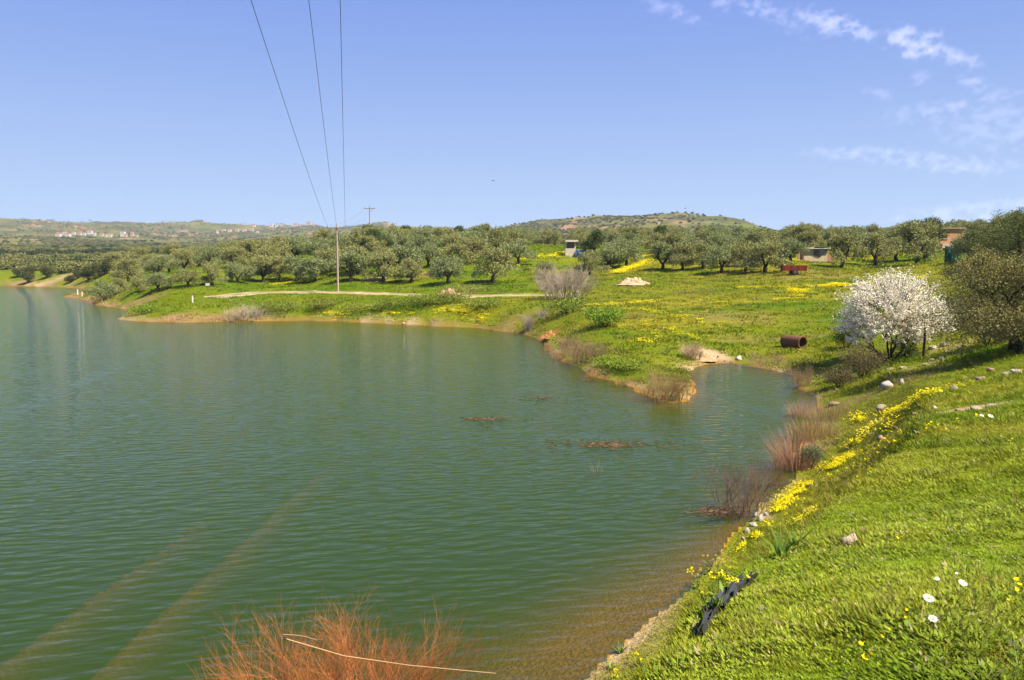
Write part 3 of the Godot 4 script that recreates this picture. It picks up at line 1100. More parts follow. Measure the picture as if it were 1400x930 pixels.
func make_flowers() -> void:
	var yellow := Color(0.84, 0.74, 0.015)
	strew("sorrel_flowers", "dense band of small yellow sorrel flowers along the near bank edge", flower_mesh(1, 4, 0.06, 0.13, 0.016, yellow),
		[[1032, 738, 1070, 692, 0.26, 560], [1070, 692, 1122, 652, 0.42, 950], [1122, 652, 1160, 624, 0.42, 600], [1005, 760, 1035, 735, 0.15, 60], [1085, 720, 1120, 690, 0.25, 80]], 0.7, 1.2, 301)
	strew("sorrel_flowers", "loose trail of yellow sorrel flowers leading up past the pale stones", flower_mesh(2, 5, 0.12, 0.16, 0.026, yellow),
		[[1150, 622, 1185, 595, 0.3, 70], [1185, 590, 1215, 568, 0.35, 100], [1215, 565, 1270, 543, 0.6, 130], [1230, 570, 1215, 590, 0.6, 40], [1270, 543, 1305, 532, 0.5, 30], [1180, 580, 1165, 570, 0.4, 60], [1160, 640, 1300, 600, 1.2, 60]], 0.7, 1.2, 302)
	var far := flower_mesh(3, 11, 0.45, 0.26, 0.055, yellow, false)
	strew("meadow_flowers", "bright yellow flower strip behind the blossoming almond tree", far, [[1128, 393, 1170, 392, 0.8, 340], [1170, 391, 1270, 379, 0.7, 160], [1085, 398, 1100, 401, 1.3, 70], [1000, 396, 1130, 394, 1.2, 50]], 0.7, 1.2, 303)
	strew("meadow_flowers", "pale yellow flowers sprinkled over the meadow beside the bay", far, [[790, 418, 900, 412, 2.2, 170], [880, 425, 980, 445, 3.0, 110], [860, 440, 960, 465, 3.0, 100], [930, 420, 1000, 412, 3.0, 60], [870, 465, 890, 470, 1.0, 30], [1060, 412, 1100, 404, 2.5, 60]], 0.4, 0.8, 304)
	strew("meadow_flowers", "yellow flowers growing low along the grassy bank beneath the power pole", far, [[600, 425, 640, 430, 1.6, 110], [530, 428, 560, 435, 1.5, 90], [440, 432, 480, 430, 1.5, 60], [640, 432, 665, 440, 1.6, 80], [370, 390, 440, 381, 2.0, 220], [500, 420, 515, 425, 1.2, 30]], 0.5, 1.0, 305)
	strew("broom_flowers", "vivid yellow flower mass under the olives beside the white hut", far, [[846, 374, 885, 358, 1.5, 420], [842, 372, 850, 375, 1.4, 100], [748, 352, 780, 347, 2.0, 220], [700, 360, 745, 352, 3.5, 90], [885, 352, 890, 348, 1.4, 200]], 0.9, 1.6, 306)
	strew("meadow_flowers", "yellow flowers growing between the trunks below the ochre house", far, [[1180, 357, 1235, 348, 2.4, 330], [1050, 358, 1085, 357, 2.0, 120], [1225, 345, 1240, 340, 2.0, 80]], 0.7, 1.3, 307)
	# a few that can be picked out one by one
	var r := rng_of(44)
	for a in [[1268, 849, 0.024, "largest white daisy with yellow middle in the near grass"], [1315, 825, 0.021, "white daisy turned to the sky beside a dry stalk"], [1280, 816, 0.013, "small white daisy in the near grass"], [1274, 878, 0.019, "white daisy above the reddish bare patch in the grass"], [1307, 806, 0.008, "tiny white daisy bud in the near grass"], [1354, 579, 0.055, "white daisy head far up the grass slope"], [1342, 577, 0.04, "white flower head beside the far daisy up the slope"]]:
		var p := on_ground(a[0], a[1])
		p.y = height(p.x, p.z)
		var t := thing("daisy", p, a[3], "flower")
		var h: float = 0.075 + a[2]
		var stem := Shape.new()
		stem.tube(PackedVector3Array([Vector3(0, -0.02, 0), Vector3(0.004, h * 0.5, 0), Vector3(0, h, 0)]), PackedFloat32Array([0.0014, 0.0013, 0.0012]), 5, Color(0.12, 0.2, 0.03))
		part("stem", stem, "grass", t)
		var face := Vector3(r.randf_range(-0.2, 0.3), 1.0, 0.45).normalized()
		var u := face.cross(Vector3(0, 0, 1)).normalized()
		var w := face.cross(u)
		for q in 15:
			var petal := Shape.new()
			var e := TAU * q / 15.0 + r.randf() * 0.15
			var o := u * cos(e) + w * sin(e)
			petal.leaf(Vector3(0, h, 0) + o * a[2] * 0.2, (o + face * r.randf_range(-0.05, 0.25)).normalized() * a[2] * 0.85, face.cross(o) * a[2] * 0.17, Color(0.86, 0.86, 0.82))
			part("petal", petal, "petal", t)
		var disc := rock_shape(77, Vector3(a[2] * 0.3, a[2] * 0.16, a[2] * 0.3), Color(0.8, 0.5, 0.02))
		var dm := part("flower_middle", disc, "petal", t)
		dm.position = Vector3(0, h, 0) + face * a[2] * 0.05
	for a in [[1224, 753, 0.016], [1176, 909, 0.013], [1190, 880, 0.010], [1210, 893, 0.010], [1388, 815, 0.018], [1391, 828, 0.014], [1186, 927, 0.017], [1019, 808, 0.022], [1380, 850, 0.009], [1240, 863, 0.009]]:
		var p := on_ground(a[0], a[1])
		p.y = height(p.x, p.z)
		var o := MeshInstance3D.new()
		o.name = numbered("yellow_flower")
		o.mesh = flower_mesh(int(a[0]), 2, 0.012, 0.09, a[2], yellow)
		o.material_override = M["petal"]
		add_child(o)
		o.position = p
		tag(o, "single small yellow flower dotted in the near green grass", "flower", "lone yellow flowers in the near grass")
	# tall mustard plants at the lip of the bank
	var k := 0
	for a in [[968, 772, 0.42], [955, 792, 0.36], [985, 772, 0.34], [962, 815, 0.32], [975, 830, 0.30], [1000, 778, 0.28], [840, 925, 0.22], [878, 898, 0.2]]:
		var p := on_ground(a[0], a[1] + 14)
		p.y = height(p.x, p.z)
		var t := thing("mustard_plant", p, "wild mustard plant with yellow flower heads at the lip of the bank", "plant", "mustard plants at the lip of the bank")
		var stem := Shape.new()
		var heads := Shape.new()
		var leaves := Shape.new()
		var q := rng_of(600 + k)
		for j in 5:
			var tip := Vector3(q.randf_range(-0.12, 0.12), a[2] * q.randf_range(0.7, 1.0), q.randf_range(-0.12, 0.12))
			stem.tube(crooked(Vector3(0, -0.03, 0), tip, 3, 0.012, q), taper(4, 0.004, 0.0018), 4, Color(0.14, 0.22, 0.04))
			clump(heads, tip, Vector3(0.022, 0.02, 0.022), 22, 0.013, 0.006, yellow, yellow * 1.05, q)
			for e in 5:
				var o := off_ball(q)
				leaves.leaf(tip * q.randf_range(0.1, 0.7), (o + Vector3.UP * 0.6).normalized() * 0.07, o.cross(Vector3.UP).normalized() * 0.013, tint(Color(0.10, 0.18, 0.02), Color(0.16, 0.24, 0.04), q))
		part("stem", stem, "grass", t)
		part("flower_head", heads, "petal", t)
		part("foliage", leaves, "leaf", t)
		k += 1

# ---- trees and shrubs ----
func tree_from(called: String, at: Vector3, shapes: Array, label: String, category: String, group := "") -> Node3D:
	var t := thing(called, at, label, category, group)
	part("trunk", shapes[0], "bark", t)
	part("crown", shapes[1], "leaf", t)
	return t

const FRONT := {675: "round olive tree standing alone in front where the pale track turns earthy", 1253: "largest bushy olive tree beside the ochre house and green netting", 832: "dark olive tree in front of the blue tarpaulin between yellow flowers",
	745: "small dark olive bush behind the bare grey shrub", 805: "low rounded olive bush just below the white hut", 141: "brownish olive tree on the low spit beside white marker posts", 1047: "olive tree standing beside the red farm trailer",
	429: "front-row olive nearest the power pole on the promontory side", 405: "second front-row olive from the power pole towards the promontory", 382: "third front-row olive from the power pole towards the promontory", 360: "fourth front-row olive from the power pole towards the promontory",
	325: "fifth front-row olive from the power pole, above the track's end", 290: "front-row olive just behind the small white sign board", 257: "olive next past the sign board towards the far spit", 217: "second olive past the sign board towards the far spit", 190: "third olive past the sign board towards the far spit", 160: "olive next to the brownish one on the low spit",
	479: "front-row olive just behind the power pole", 525: "second front-row olive from the power pole towards the white hut", 562: "small third front-row olive from the power pole towards the hut", 612: "front-row olive above the reddish heap of earth", 707: "olive uphill of the round lone one, below the orange earth",
	857: "olive behind the dark one, against the yellow flower mass", 905: "first olive past the yellow flower mass towards the trailer", 934: "second olive past the yellow flower mass towards the trailer", 962: "third olive past the yellow flower mass towards the trailer", 986: "fourth olive past the yellow flower mass, standing forward in the meadow", 1020: "olive between the forward one and the trailer's olive",
	1324: "olive standing beside the green netting on its far side",
	1080: "olive just uphill of the red farm trailer", 1150: "olive beside the cream shed on the ochre house side", 1197: "second olive from the cream shed towards the ochre house", 1225: "olive beside the largest bushy one, above yellow flowers"}

func make_olives() -> void:
	var protos: Array[Node3D] = []
	var used := {}
	for k in 10:
		var cool := k % 3 == 0
		protos.append(tree_from("olive_tree", Vector3.ZERO, olive_shapes(20 + k, 4.0, 2.4, 5000, 0.2, 0.13, Color(0.12, 0.16, 0.045) if cool else Color(0.145, 0.165, 0.04), Color(0.235, 0.27, 0.12) if cool else Color(0.27, 0.275, 0.11)), "", "tree"))
	var r := rng_of(55)
	var spots: Array[Vector3] = []
	# the front row, one by one: base pixel and height in pixels
	for a in [[141, 411, 27], [160, 402, 20], [190, 401, 24], [217, 398, 26], [257, 393, 26], [290, 390, 28], [325, 387, 30], [360, 386, 36], [382, 383, 33], [405, 384, 34], [429, 386, 38], [479, 386, 42], [525, 386, 42], [562, 386, 36], [612, 388, 42],
		[675, 387, 49], [707, 362, 40], [832, 368, 40], [857, 364, 40], [905, 369, 38], [934, 370, 38], [986, 374, 42], [1047, 373, 42], [1150, 367, 46], [1197, 363, 42], [1253, 361, 54], [745, 382, 24], [805, 376, 32], [1020, 371, 40], [962, 368, 36], [1080, 360, 36], [1225, 358, 36], [1324, 357, 36]]:
		var p := on_ground(a[0], a[1])
		p.y = height(p.x, p.z)
		var tall: float = a[2] / FOCAL * Vector2(p.x, p.z).length()
		var o := put_olive(protos, used, p, tall, r)
		spots.append(p)
		var lab: String = FRONT.get(a[0], "")
		o.set_meta("label", lab if lab else "olive tree with visible trunk in the front row of the grove")
		o.set_meta("group", "front row of the olive grove")
	var count := 0
	for ring in 16:
		var d := 111.0 + ring * 7.6
		var th := -0.50 + (0.03 if ring % 2 else 0.0)
		while th < 0.56:
			th += 7.7 / d * r.randf_range(0.85, 1.2)
			var dd := d + r.randf_range(-2.4, 2.4)
			var p := Vector3(sin(th) * dd, 0, -cos(th) * dd)
			var front := 112.0
			if th < -0.22:
				front = lerpf(112.0, 150.0, clampf((-0.22 - th) / 0.22, 0.0, 1.0))
			if th > 0.18:
				front = 102.0
			if dd < front or shore(p.x, p.z) < 7.0 or count > 266:
				continue
			if ring > 11 and r.randf() < 0.35:
				continue
			var close := false
			for q in spots:
				if Vector2(q.x - p.x, q.z - p.z).length() < 4.6:
					close = true
			# clearings: huts and the red earth bank
			for c in [[778, 350, 7.0], [745, 336, 9.0], [1115, 358, 6.0], [1300, 345, 9.0], [720, 350, 6.0]]:
				var g := on_ground(c[0], c[1])
				if Vector2(g.x - p.x, g.z - p.z).length() < c[2]:
					close = true
				var view := Vector2(p.x, p.z).normalized().dot(Vector2(g.x, g.z).normalized())
				if view > (0.9996 if c[0] == 1300 else 0.99985) and Vector2(p.x, p.z).length() < Vector2(g.x, g.z).length():
					close = true
			if close:
				continue
			p.y = height(p.x, p.z)
			spots.append(p)
			var o := put_olive(protos, used, p, r.randf_range(3.3, 5.0), r)
			o.set_meta("label", "grey-green olive tree in the dense grove on the hillside")
			o.set_meta("group", "olive trees of the hillside grove")
			count += 1
	# darker round trees that stand out over the grove
	var dark := olive_shapes(88, 5.0, 2.4, 3800, 0.24, 0.2, Color(0.032, 0.062, 0.012), Color(0.075, 0.11, 0.024))
	var first: Node3D = null
	for a in [[503, 336, 170, 5.6, "dark green evergreen tree rising behind the power pole"], [508, 345, 140, 4.6, "dark green evergreen below the taller one near the pole"], [552, 328, 190, 5.6, "dark green tree at the grove's crest above the orange earth"], [582, 322, 215, 6.0, "dark green tree breaking the skyline beyond the grove"], [625, 323, 215, 5.8, "dark green broad tree on the skyline above the grove"], [812, 346, 138, 5.2, "dark green tree leaning over the white hut"], [900, 343, 150, 5.2, "dark green tree behind the yellow broom mass"], [1265, 345, 128, 6.4, "dark green tree behind the largest bushy olive"], [352, 345, 200, 4.5, "dark green round tree topping the left end of the grove"], [340, 352, 180, 3.6, "small dark green tree within the left end of the grove"]]:
		var p := at_distance(a[0], a[1], a[2])
		p.y = height(p.x, p.z)
		var o: Node3D
		if first == null:
			first = tree_from("evergreen_tree", p, dark, "", "tree")
			o = first
		else:
			o = copy_of(first, p, r.randf() * TAU, Vector3.ONE)
		o.position = p
		o.scale = Vector3.ONE * (a[3] / 5.0)
		o.set_meta("label", a[4])
		o.set_meta("group", "dark evergreens among the olives")
	# shrubs of the far shore on the left
	first = null
	for a in [[38, 391 - 4, 3.2, "dark round shrub on the far shore"], [40, 378, 3.4, "dark round shrub on the far shore"], [24, 379, 3.0, "dark round shrub on the far shore"], [64, 380, 3.4, "dark round shrub on the far shore"], [96, 387, 2.6, "dark round shrub on the far shore"], [106, 381, 2.6, "dark round shrub on the far shore"], [121, 383, 3.8, "dark round shrub on the far shore"], [136, 379, 3.4, "dark round shrub on the far shore"], [150, 372, 3.2, "dark round shrub on the far shore"], [120, 393, 2.8, "dark round shrub on the far shore"], [166, 379, 3.2, "dark round shrub on the far shore"]]:
		var p := on_ground(a[0], a[1])
		p.y = height(p.x, p.z)
		if shore(p.x, p.z) < 0.5:
			continue
		var o: Node3D
		if first == null:
			first = tree_from("shore_shrub", p, leafy_bush(91, 3.0, 3.8, 2400, 0.26, Color(0.035, 0.062, 0.014), Color(0.085, 0.10, 0.03)), "", "shrub")
			o = first
		else:
			o = copy_of(first, p, r.randf() * TAU, Vector3.ONE)
		o.scale = Vector3.ONE * (a[2] / 3.0) * r.randf_range(0.85, 1.1)
		o.set_meta("label", a[3])
		o.set_meta("group", "shrubs dotted on the far shore")

func put_olive(protos: Array[Node3D], used: Dictionary, p: Vector3, tall: float, r: RandomNumberGenerator) -> Node3D:
	var k := r.randi() % protos.size()
	if used.size() < protos.size():
		k = used.size()
	var o: Node3D = protos[k]
	if used.has(k):
		o = copy_of(protos[k], p, 0.0, Vector3.ONE)
	used[k] = true
	o.position = p
	o.rotation.y = r.randf() * TAU
	var f := tall / 4.05
	o.scale = Vector3(f * r.randf_range(0.95, 1.4), f, f * r.randf_range(0.95, 1.4))
	return o

func far_wood() -> void:
	# trees and scrub of the hills, too far to tell apart
	var r := rng_of(202)
	var s := Shape.new()
	for k in 6:
		clump(s, Vector3(r.randf_range(-1.2, 1.2), r.randf_range(1.0, 2.3), r.randf_range(-1.2, 1.2)), Vector3(1.2, 1.0, 1.2), 130, 0.45, 0.17, Color(0.9, 0.9, 0.9), Color(1.1, 1.1, 1.0), r)
	var where := []
	var cols := PackedColorArray()
	for k in 64000:
		var t := r.randf()
		var d := exp(lerpf(log(235.0), log(2450.0), t))
		var th := r.randf_range(-0.66, 0.66)
		var x := sin(th) * d
		var z := -cos(th) * d
		var w := noise_b.get_noise_2d(x * 0.12, z * 0.16) + 0.5 * noise_c.get_noise_2d(x * 2.0 + 50.0, z * 2.0)
		var keep := clampf((0.62 if d > 600.0 else 0.42) + w * 2.2, 0.06, 1.0)
		if d < 420.0:
			keep = clampf(0.2 + w * 1.6, 0.02, 0.6)
		if d < 430.0 and th < -0.36:
			keep *= 0.45
		if r.randf() > keep or shore(x, z) < 9.0:
			continue
		if d < 430.0 and noise_a.get_noise_2d(x * 0.55, z * 1.1) > 0.3:
			continue
		var size := r.randf_range(0.75, 1.25) * (1.0 if d < 700.0 else r.randf_range(0.6, 1.0))
		where.append(Transform3D(Basis(Vector3.UP, r.randf() * TAU).scaled(Vector3(size * 1.1, size * r.randf_range(0.7, 1.1), size)), Vector3(x, height(x, z) - 0.2, z)))
		var c := Color(0.115, 0.14, 0.045).lerp(Color(0.21, 0.21, 0.075), r.randf())
		if w < -0.1 or r.randf() < 0.1:
			c = Color(0.06, 0.085, 0.03)
		cols.append(c)
	scatter("far_groves", s.mesh(), "leaf", where, cols, "olive groves and scrub covering the far hills", "trees")

func make_almond() -> void:
	var r := rng_of(303)
	var p := on_ground(1217, 492)
	p.y = height(p.x, p.z)
	var dist := Vector2(p.x, p.z).length()
	var tall := 117.0 / FOCAL * dist
	var wide := 140.0 / FOCAL * dist
	var t := thing("almond_tree", p, "white blossoming almond tree on the meadow above the bay", "tree")
	var wood := Shape.new()
	var tips := []
	var bark := Color(0.075, 0.055, 0.042)
	for k in 9:
		var w := TAU * k / 9.0 + r.randf() * 0.5
		var o := 0.25 + 2.0 * r.randf() * r.randf() + (0.7 if k > 11 else 0.0)
		var d := Vector3(cos(w) * o * 1.15, 1.0, sin(w) * o * 1.15).normalized()
		branching(wood, tips, Vector3(cos(w) * 0.16, -0.1, sin(w) * 0.16), d, tall * r.randf_range(0.22, 0.32), 0.06, 3, 0.62, 0.06, bark, r, 6, 2)
	var bloom := Shape.new()
	for k in 900:
		var o := off_ball(r)
		o.y = absf(o.y) * 1.35 - 0.55 if r.randf() < 0.75 else o.y
		var lump := 1.0 + 0.55 * noise_a.get_noise_3d(o.x * 55.0, o.y * 55.0, o.z * 55.0)
		var q := Vector3(o.x * wide * 0.42, tall * 0.53 + o.y * tall * 0.40, o.z * wide * 0.42) * Vector3(lump, 1, lump) * 1.0
		var inner := Vector3(0, tall * 0.4, 0).lerp(q, r.randf_range(0.45, 0.72))
		var tip := q + (o + Vector3(0, 0.35, 0) + off_ball(r) * 0.5).normalized() * r.randf_range(0.1, 0.5)
		if tip.y < tall * 0.13:
			continue
		wood.tube(PackedVector3Array([inner, inner.lerp(tip, 0.5) + off_ball(r) * 0.05, tip]), PackedFloat32Array([0.014, 0.009, 0.004]), 3, bark)
		tips.append([inner, tip, 1])
	part("trunk", wood, "bark", t)
	for e in tips:
		if e[2] > 2:
			continue
		var n := 8 if e[2] == 2 else 22
		for k in n:
			var q: Vector3 = e[0].lerp(e[1], r.randf_range(0.1, 1.08))
			if q.y < tall * 0.16 or q.y > tall * 1.02 or Vector2(q.x, q.z).length() > wide * 0.52:
				continue
			for j in 2:
				var a := off_ball(r)
				var b := a.cross(off_ball(r)).normalized()
				bloom.leaf(q + off_ball(r) * 0.07, a * r.randf_range(0.045, 0.08), b * r.randf_range(0.018, 0.032), tint(Color(0.86, 0.81, 0.71), Color(0.90, 0.86, 0.79), r))
	part("blossom", bloom, "petal", t)
	var dry := Shape.new()
	for k in 7:
		clump(dry, Vector3(r.randf_range(-0.9, 0.9), tall * r.randf_range(0.34, 0.5), 0.5 + r.randf_range(-0.5, 0.7)), Vector3(0.45, 0.35, 0.45), 190, 0.085, 0.028, Color(0.33, 0.15, 0.02), Color(0.42, 0.24, 0.03), r)
	part("dry_leaves", dry, "leaf", t)
	var b := on_ground(1157, 476)
	var shapes := leafy_bush(401, 1.5, 2.0, 2600, 0.1, Color(0.032, 0.062, 0.012), Color(0.07, 0.11, 0.022))
	tree_from("bush", ground_at(b.x, b.z), shapes, "dark green bush growing at the almond's left foot", "bush")
	b = on_ground(1240, 490)
	tree_from("bush", ground_at(b.x, b.z), leafy_bush(402, 1.1, 1.6, 1300, 0.08, Color(0.05, 0.09, 0.015), Color(0.10, 0.15, 0.03)), "thin green saplings at the almond's right foot", "bush")
	b = on_ground(1178, 517)
	tree_from("bush", ground_at(b.x, b.z), leafy_bush(403, 1.75, 2.3, 6500, 0.06, Color(0.09, 0.085, 0.04), Color(0.17, 0.14, 0.07)), "grey-olive scrubby bush between the almond and the water", "bush")
	b = on_ground(1148, 531)
	tree_from("bush", ground_at(b.x, b.z), leafy_bush(404, 1.15, 1.9, 4200, 0.06, Color(0.08, 0.08, 0.035), Color(0.16, 0.13, 0.06)), "low grey-brown bush by the water's edge below the almond", "bush")
	var post := Shape.new()
	post.tube(PackedVector3Array([Vector3(0, -0.2, 0), Vector3(0.04, 0.8, 0), Vector3(0.02, 1.7, 0)]), PackedFloat32Array([0.07, 0.06, 0.05]), 7, Color(0.06, 0.045, 0.035), true)
	b = on_ground(1262, 489)
	single("wooden_stake", post, "bark", ground_at(b.x, b.z), "dark wooden stake standing under the almond branches", "stake")

func make_big_olives() -> void:
	var a1 := Color(0.125, 0.135, 0.045)
	var b1 := Color(0.25, 0.225, 0.085)
	for a in [[1386, 479, 0, 4.2, 3.5, 701, 44000, 0.085, "large brownish olive tree spreading over the stony bank at the right", a1, b1], [1362, 402, 0, 5.6, 3.5, 702, 26000, 0.11, "dusky green olive tree behind the large brownish one", Color(0.06, 0.085, 0.025), Color(0.13, 0.145, 0.05)], [1412, 404, 0, 6.6, 3.6, 703, 26000, 0.11, "tall green olive tree rising over the dusky one", Color(0.055, 0.085, 0.02), Color(0.13, 0.15, 0.045)]]:
		var p := on_ground(a[0], a[1])
		p.y = height(p.x, p.z)
		tree_from("olive_tree", p, olive_shapes(a[5], a[3], a[4], a[6], a[7], 0.0, a[9], a[10]), a[8], "tree")
	for a in [[1350, 474, 1.9, 3.2, 711, "grey-green bush reaching the ground in front of the large olive"], [1394, 484, 2.0, 3.0, 712, "grey-green bush around the large olive's foot"], [1325, 442, 2.0, 3.2, 713, "grey-green bush between the large olive and the dusky one"]]:
		var g := on_ground(a[0], a[1])
		tree_from("bush", ground_at(g.x, g.z), leafy_bush(a[4], a[2], a[3], 6500, 0.085, a1, b1), a[5], "bush")
	var p2 := on_ground(1398, 392)
	p2 = p2 + Vector3(2.0, 0, -6.0)
	p2.y = height(p2.x, p2.z)
	var wood := Shape.new()
	var r := rng_of(710)
	for k in 6:
		branching(wood, [], Vector3(0, -0.1, 0), Vector3(r.randf_range(-0.4, 0.3), 1, r.randf_range(-0.3, 0.3)).normalized(), 2.3, 0.06, 3, 0.4, 0.35, Color(0.16, 0.12, 0.09), r, 5, 2)
	var t := thing("bare_tree", p2, "leafless tree with thin grey twigs above the tall olive", "tree")
	part("trunk", wood, "bark", t)

func make_shrubs() -> void:
	var gr := Color(0.30, 0.24, 0.19)
	var gr2 := Color(0.42, 0.36, 0.30)
	# [px, py, tall px, wide px, seed, stems, level, radius factor, colours, name, label]
	var list := [
		[771, 408, 46, 84, 801, 70, 3, 0.010, gr, gr2, "bare_shrub", "large leafless grey shrub at the end of the pale track", "twig"],
		[800, 494, 38, 66, 802, 90, 2, 0.006, Color(0.20, 0.13, 0.085), Color(0.32, 0.22, 0.14), "dry_shrub", "purplish brown dry shrub on the west edge of the spit", "twig"],
		[776, 480, 30, 26, 803, 40, 2, 0.006, Color(0.22, 0.14, 0.09), Color(0.34, 0.22, 0.14), "dry_shrub", "small brown dry shrub at the waterline of the spit", "twig"],
		[906, 546, 50, 46, 804, 60, 2, 0.005, Color(0.30, 0.20, 0.09), Color(0.42, 0.31, 0.16), "dry_shrub", "brown dry shrub at the spit's tip, reflected in the inlet", "twig"],
		[932, 548, 46, 30, 805, 36, 2, 0.005, Color(0.22, 0.13, 0.06), Color(0.34, 0.22, 0.11), "dry_shrub", "reddish brown dry shrub in the water beside the spit's tip", "twig"],
		[768, 491, 18, 34, 831, 50, 2, 0.006, Color(0.34, 0.17, 0.08), Color(0.46, 0.27, 0.14), "dry_shrub", "low rusty brush at the spit's root by the water", "twig"],
		[818, 514, 16, 46, 832, 60, 2, 0.006, Color(0.32, 0.17, 0.08), Color(0.44, 0.27, 0.14), "dry_shrub", "low rusty brush along the spit below the purplish shrub", "twig"],
		[858, 527, 17, 46, 833, 60, 2, 0.006, Color(0.36, 0.19, 0.08), Color(0.47, 0.29, 0.14), "dry_shrub", "low rusty brush along the spit towards its tip", "twig"],
		[886, 540, 22, 30, 834, 50, 2, 0.006, Color(0.30, 0.18, 0.08), Color(0.42, 0.28, 0.14), "dry_shrub", "low rusty brush next to the brown shrub at the spit's tip", "twig"],
		[945, 490, 30, 30, 806, 60, 2, 0.005, Color(0.26, 0.17, 0.1), Color(0.38, 0.27, 0.17), "dry_shrub", "brown dry shrub beside the sandy patch of the inlet", "twig"],
		[1048, 500, 24, 56, 807, 80, 2, 0.005, Color(0.30, 0.20, 0.12), Color(0.42, 0.30, 0.2), "dry_shrub", "low brown dry growth along the inlet below the rusty pipe", "twig"],
		[1098, 528, 34, 34, 808, 60, 2, 0.005, Color(0.28, 0.20, 0.1), Color(0.40, 0.30, 0.16), "dry_shrub", "pale brown dry growth at the inlet's right corner", "twig"],
		[948, 402, 12, 70, 809, 80, 2, 0.006, Color(0.30, 0.18, 0.12), Color(0.36, 0.24, 0.15), "dry_shrub", "low reddish brown scrub on the meadow above the bay", "twig"],
		[963, 417, 10, 46, 810, 60, 2, 0.006, Color(0.22, 0.16, 0.11), Color(0.30, 0.22, 0.15), "dry_shrub", "low grey-brown scrub in the middle of the meadow", "twig"],
		[722, 452, 28, 16, 811, 40, 2, 0.008, gr, gr2, "dry_shrub", "thin grey dry shrub at the corner of the bay", "twig"],
		[742, 436, 20, 22, 812, 40, 2, 0.008, gr, gr2, "dry_shrub", "small grey dry shrub on the bank above the bay corner", "twig"],
		[870, 434, 12, 60, 813, 80, 2, 0.006, Color(0.26, 0.18, 0.11), Color(0.34, 0.25, 0.16), "dry_shrub", "low brown dead scrub in the flowery meadow", "twig"],
		[320, 438, 22, 36, 814, 60, 2, 0.008, Color(0.36, 0.25, 0.18), Color(0.46, 0.36, 0.27), "dry_shrub", "pinkish dry shrub on the shore below the track", "twig"],
		[345, 437, 26, 40, 815, 60, 2, 0.008, gr, gr2, "dry_shrub", "pale grey dry shrub on the shore below the track", "twig"],
		[292, 439, 13, 40, 816, 60, 2, 0.008, Color(0.40, 0.20, 0.14), Color(0.46, 0.27, 0.2), "dry_shrub", "reddish low dry growth at the promontory's waterline", "twig"],
		[242, 439, 12, 40, 817, 60, 2, 0.008, Color(0.42, 0.24, 0.14), Color(0.5, 0.33, 0.2), "dry_shrub", "tawny low dry growth near the promontory's point", "twig"],
		[133, 415, 14, 26, 818, 50, 2, 0.01, Color(0.30, 0.16, 0.1), Color(0.40, 0.24, 0.15), "dry_shrub", "rusty brown dry shrub on the low far spit", "twig"],
		[165, 419, 10, 50, 819, 60, 2, 0.008, Color(0.40, 0.22, 0.14), Color(0.48, 0.30, 0.2), "dry_shrub", "reddish dry growth along the far spit's shore", "twig"],
		[1008, 708, 82, 84, 820, 34, 3, 0.0045, Color(0.11, 0.075, 0.06), Color(0.20, 0.13, 0.10), "bare_shrub", "leafless dark shrub standing in the shallows by the near bank", "twig"],
		[1048, 668, 40, 52, 821, 36, 3, 0.004, Color(0.16, 0.10, 0.07), Color(0.26, 0.17, 0.12), "bare_shrub", "leafless brown shrub against the bank behind the dark one", "twig"],
		[1168, 521, 22, 120, 822, 40, 2, 0.004, Color(0.2, 0.15, 0.1), Color(0.3, 0.22, 0.15), "dry_shrub", "dry brush at the foot of the grey-olive bush", "twig"],
		[1265, 522, 20, 110, 823, 120, 2, 0.004, Color(0.13, 0.10, 0.065), Color(0.24, 0.18, 0.11), "dry_shrub", "dark dry brush on the bank among pale stones", "twig"],
	]
	for a in list:
		var p := on_ground(a[0], a[1])
		p.y = height(p.x, p.z)
		var d := Vector2(p.x, p.z).length()
		var tall: float = a[2] / FOCAL * d
		var wide: float = a[3] / FOCAL * d
		single(a[10], bare_shrub(a[4], tall * 1.05, wide, a[5], a[6], tall * a[7] * 1.15, a[8], a[9]), a[12], p, a[11], "shrub")
	# soft clumps of dry grass at the near bank
	for a in [[1086, 640, 74, 50, 620, Color(0.34, 0.18, 0.11), Color(0.46, 0.29, 0.2), "feathery pinkish dry grass clump overhanging the water", 0.6], [1112, 600, 46, 60, 900, Color(0.30, 0.22, 0.08), Color(0.40, 0.30, 0.13), "tawny dry grass clump above the feathery pink one", 0.5], [1140, 572, 30, 60, 700, Color(0.26, 0.20, 0.08), Color(0.38, 0.30, 0.14), "tawny grass clump on the bank below the scrubby bush", 0.5], [1096, 575, 34, 34, 500, Color(0.38, 0.24, 0.16), Color(0.46, 0.32, 0.22), "small pinkish grass clump at the water by the fallen twig", 0.5], [816, 644, 26, 14, 40, Color(0.30, 0.24, 0.12), Color(0.40, 0.34, 0.18), "sparse dry reed tuft standing out in the lake", 0.25]]:
		var p := on_ground(a[0], a[1])
		if a[0] == 816:
			p = on_level(a[0], a[1], 0.0)
		p.y = height(p.x, p.z)
		var d := Vector2(p.x, p.z).length()
		if p.y < 0.0:
			p.y = maxf(p.y, -0.15)
		single("grass_clump", blade_clump(int(a[0]), a[2] / FOCAL * d + maxf(-p.y, 0.0), a[3] / FOCAL * d, a[4], 0.0045, a[5], a[6], a[8]), "grass", p, a[7], "grass clump")
	var b := on_ground(1108, 640)
	tree_from("bush", ground_at(b.x, b.z), leafy_bush(405, 0.75, 0.85, 2600, 0.045, Color(0.03, 0.075, 0.035), Color(0.08, 0.14, 0.07)), "small blue-green bush beside the feathery pinkish grass", "bush")
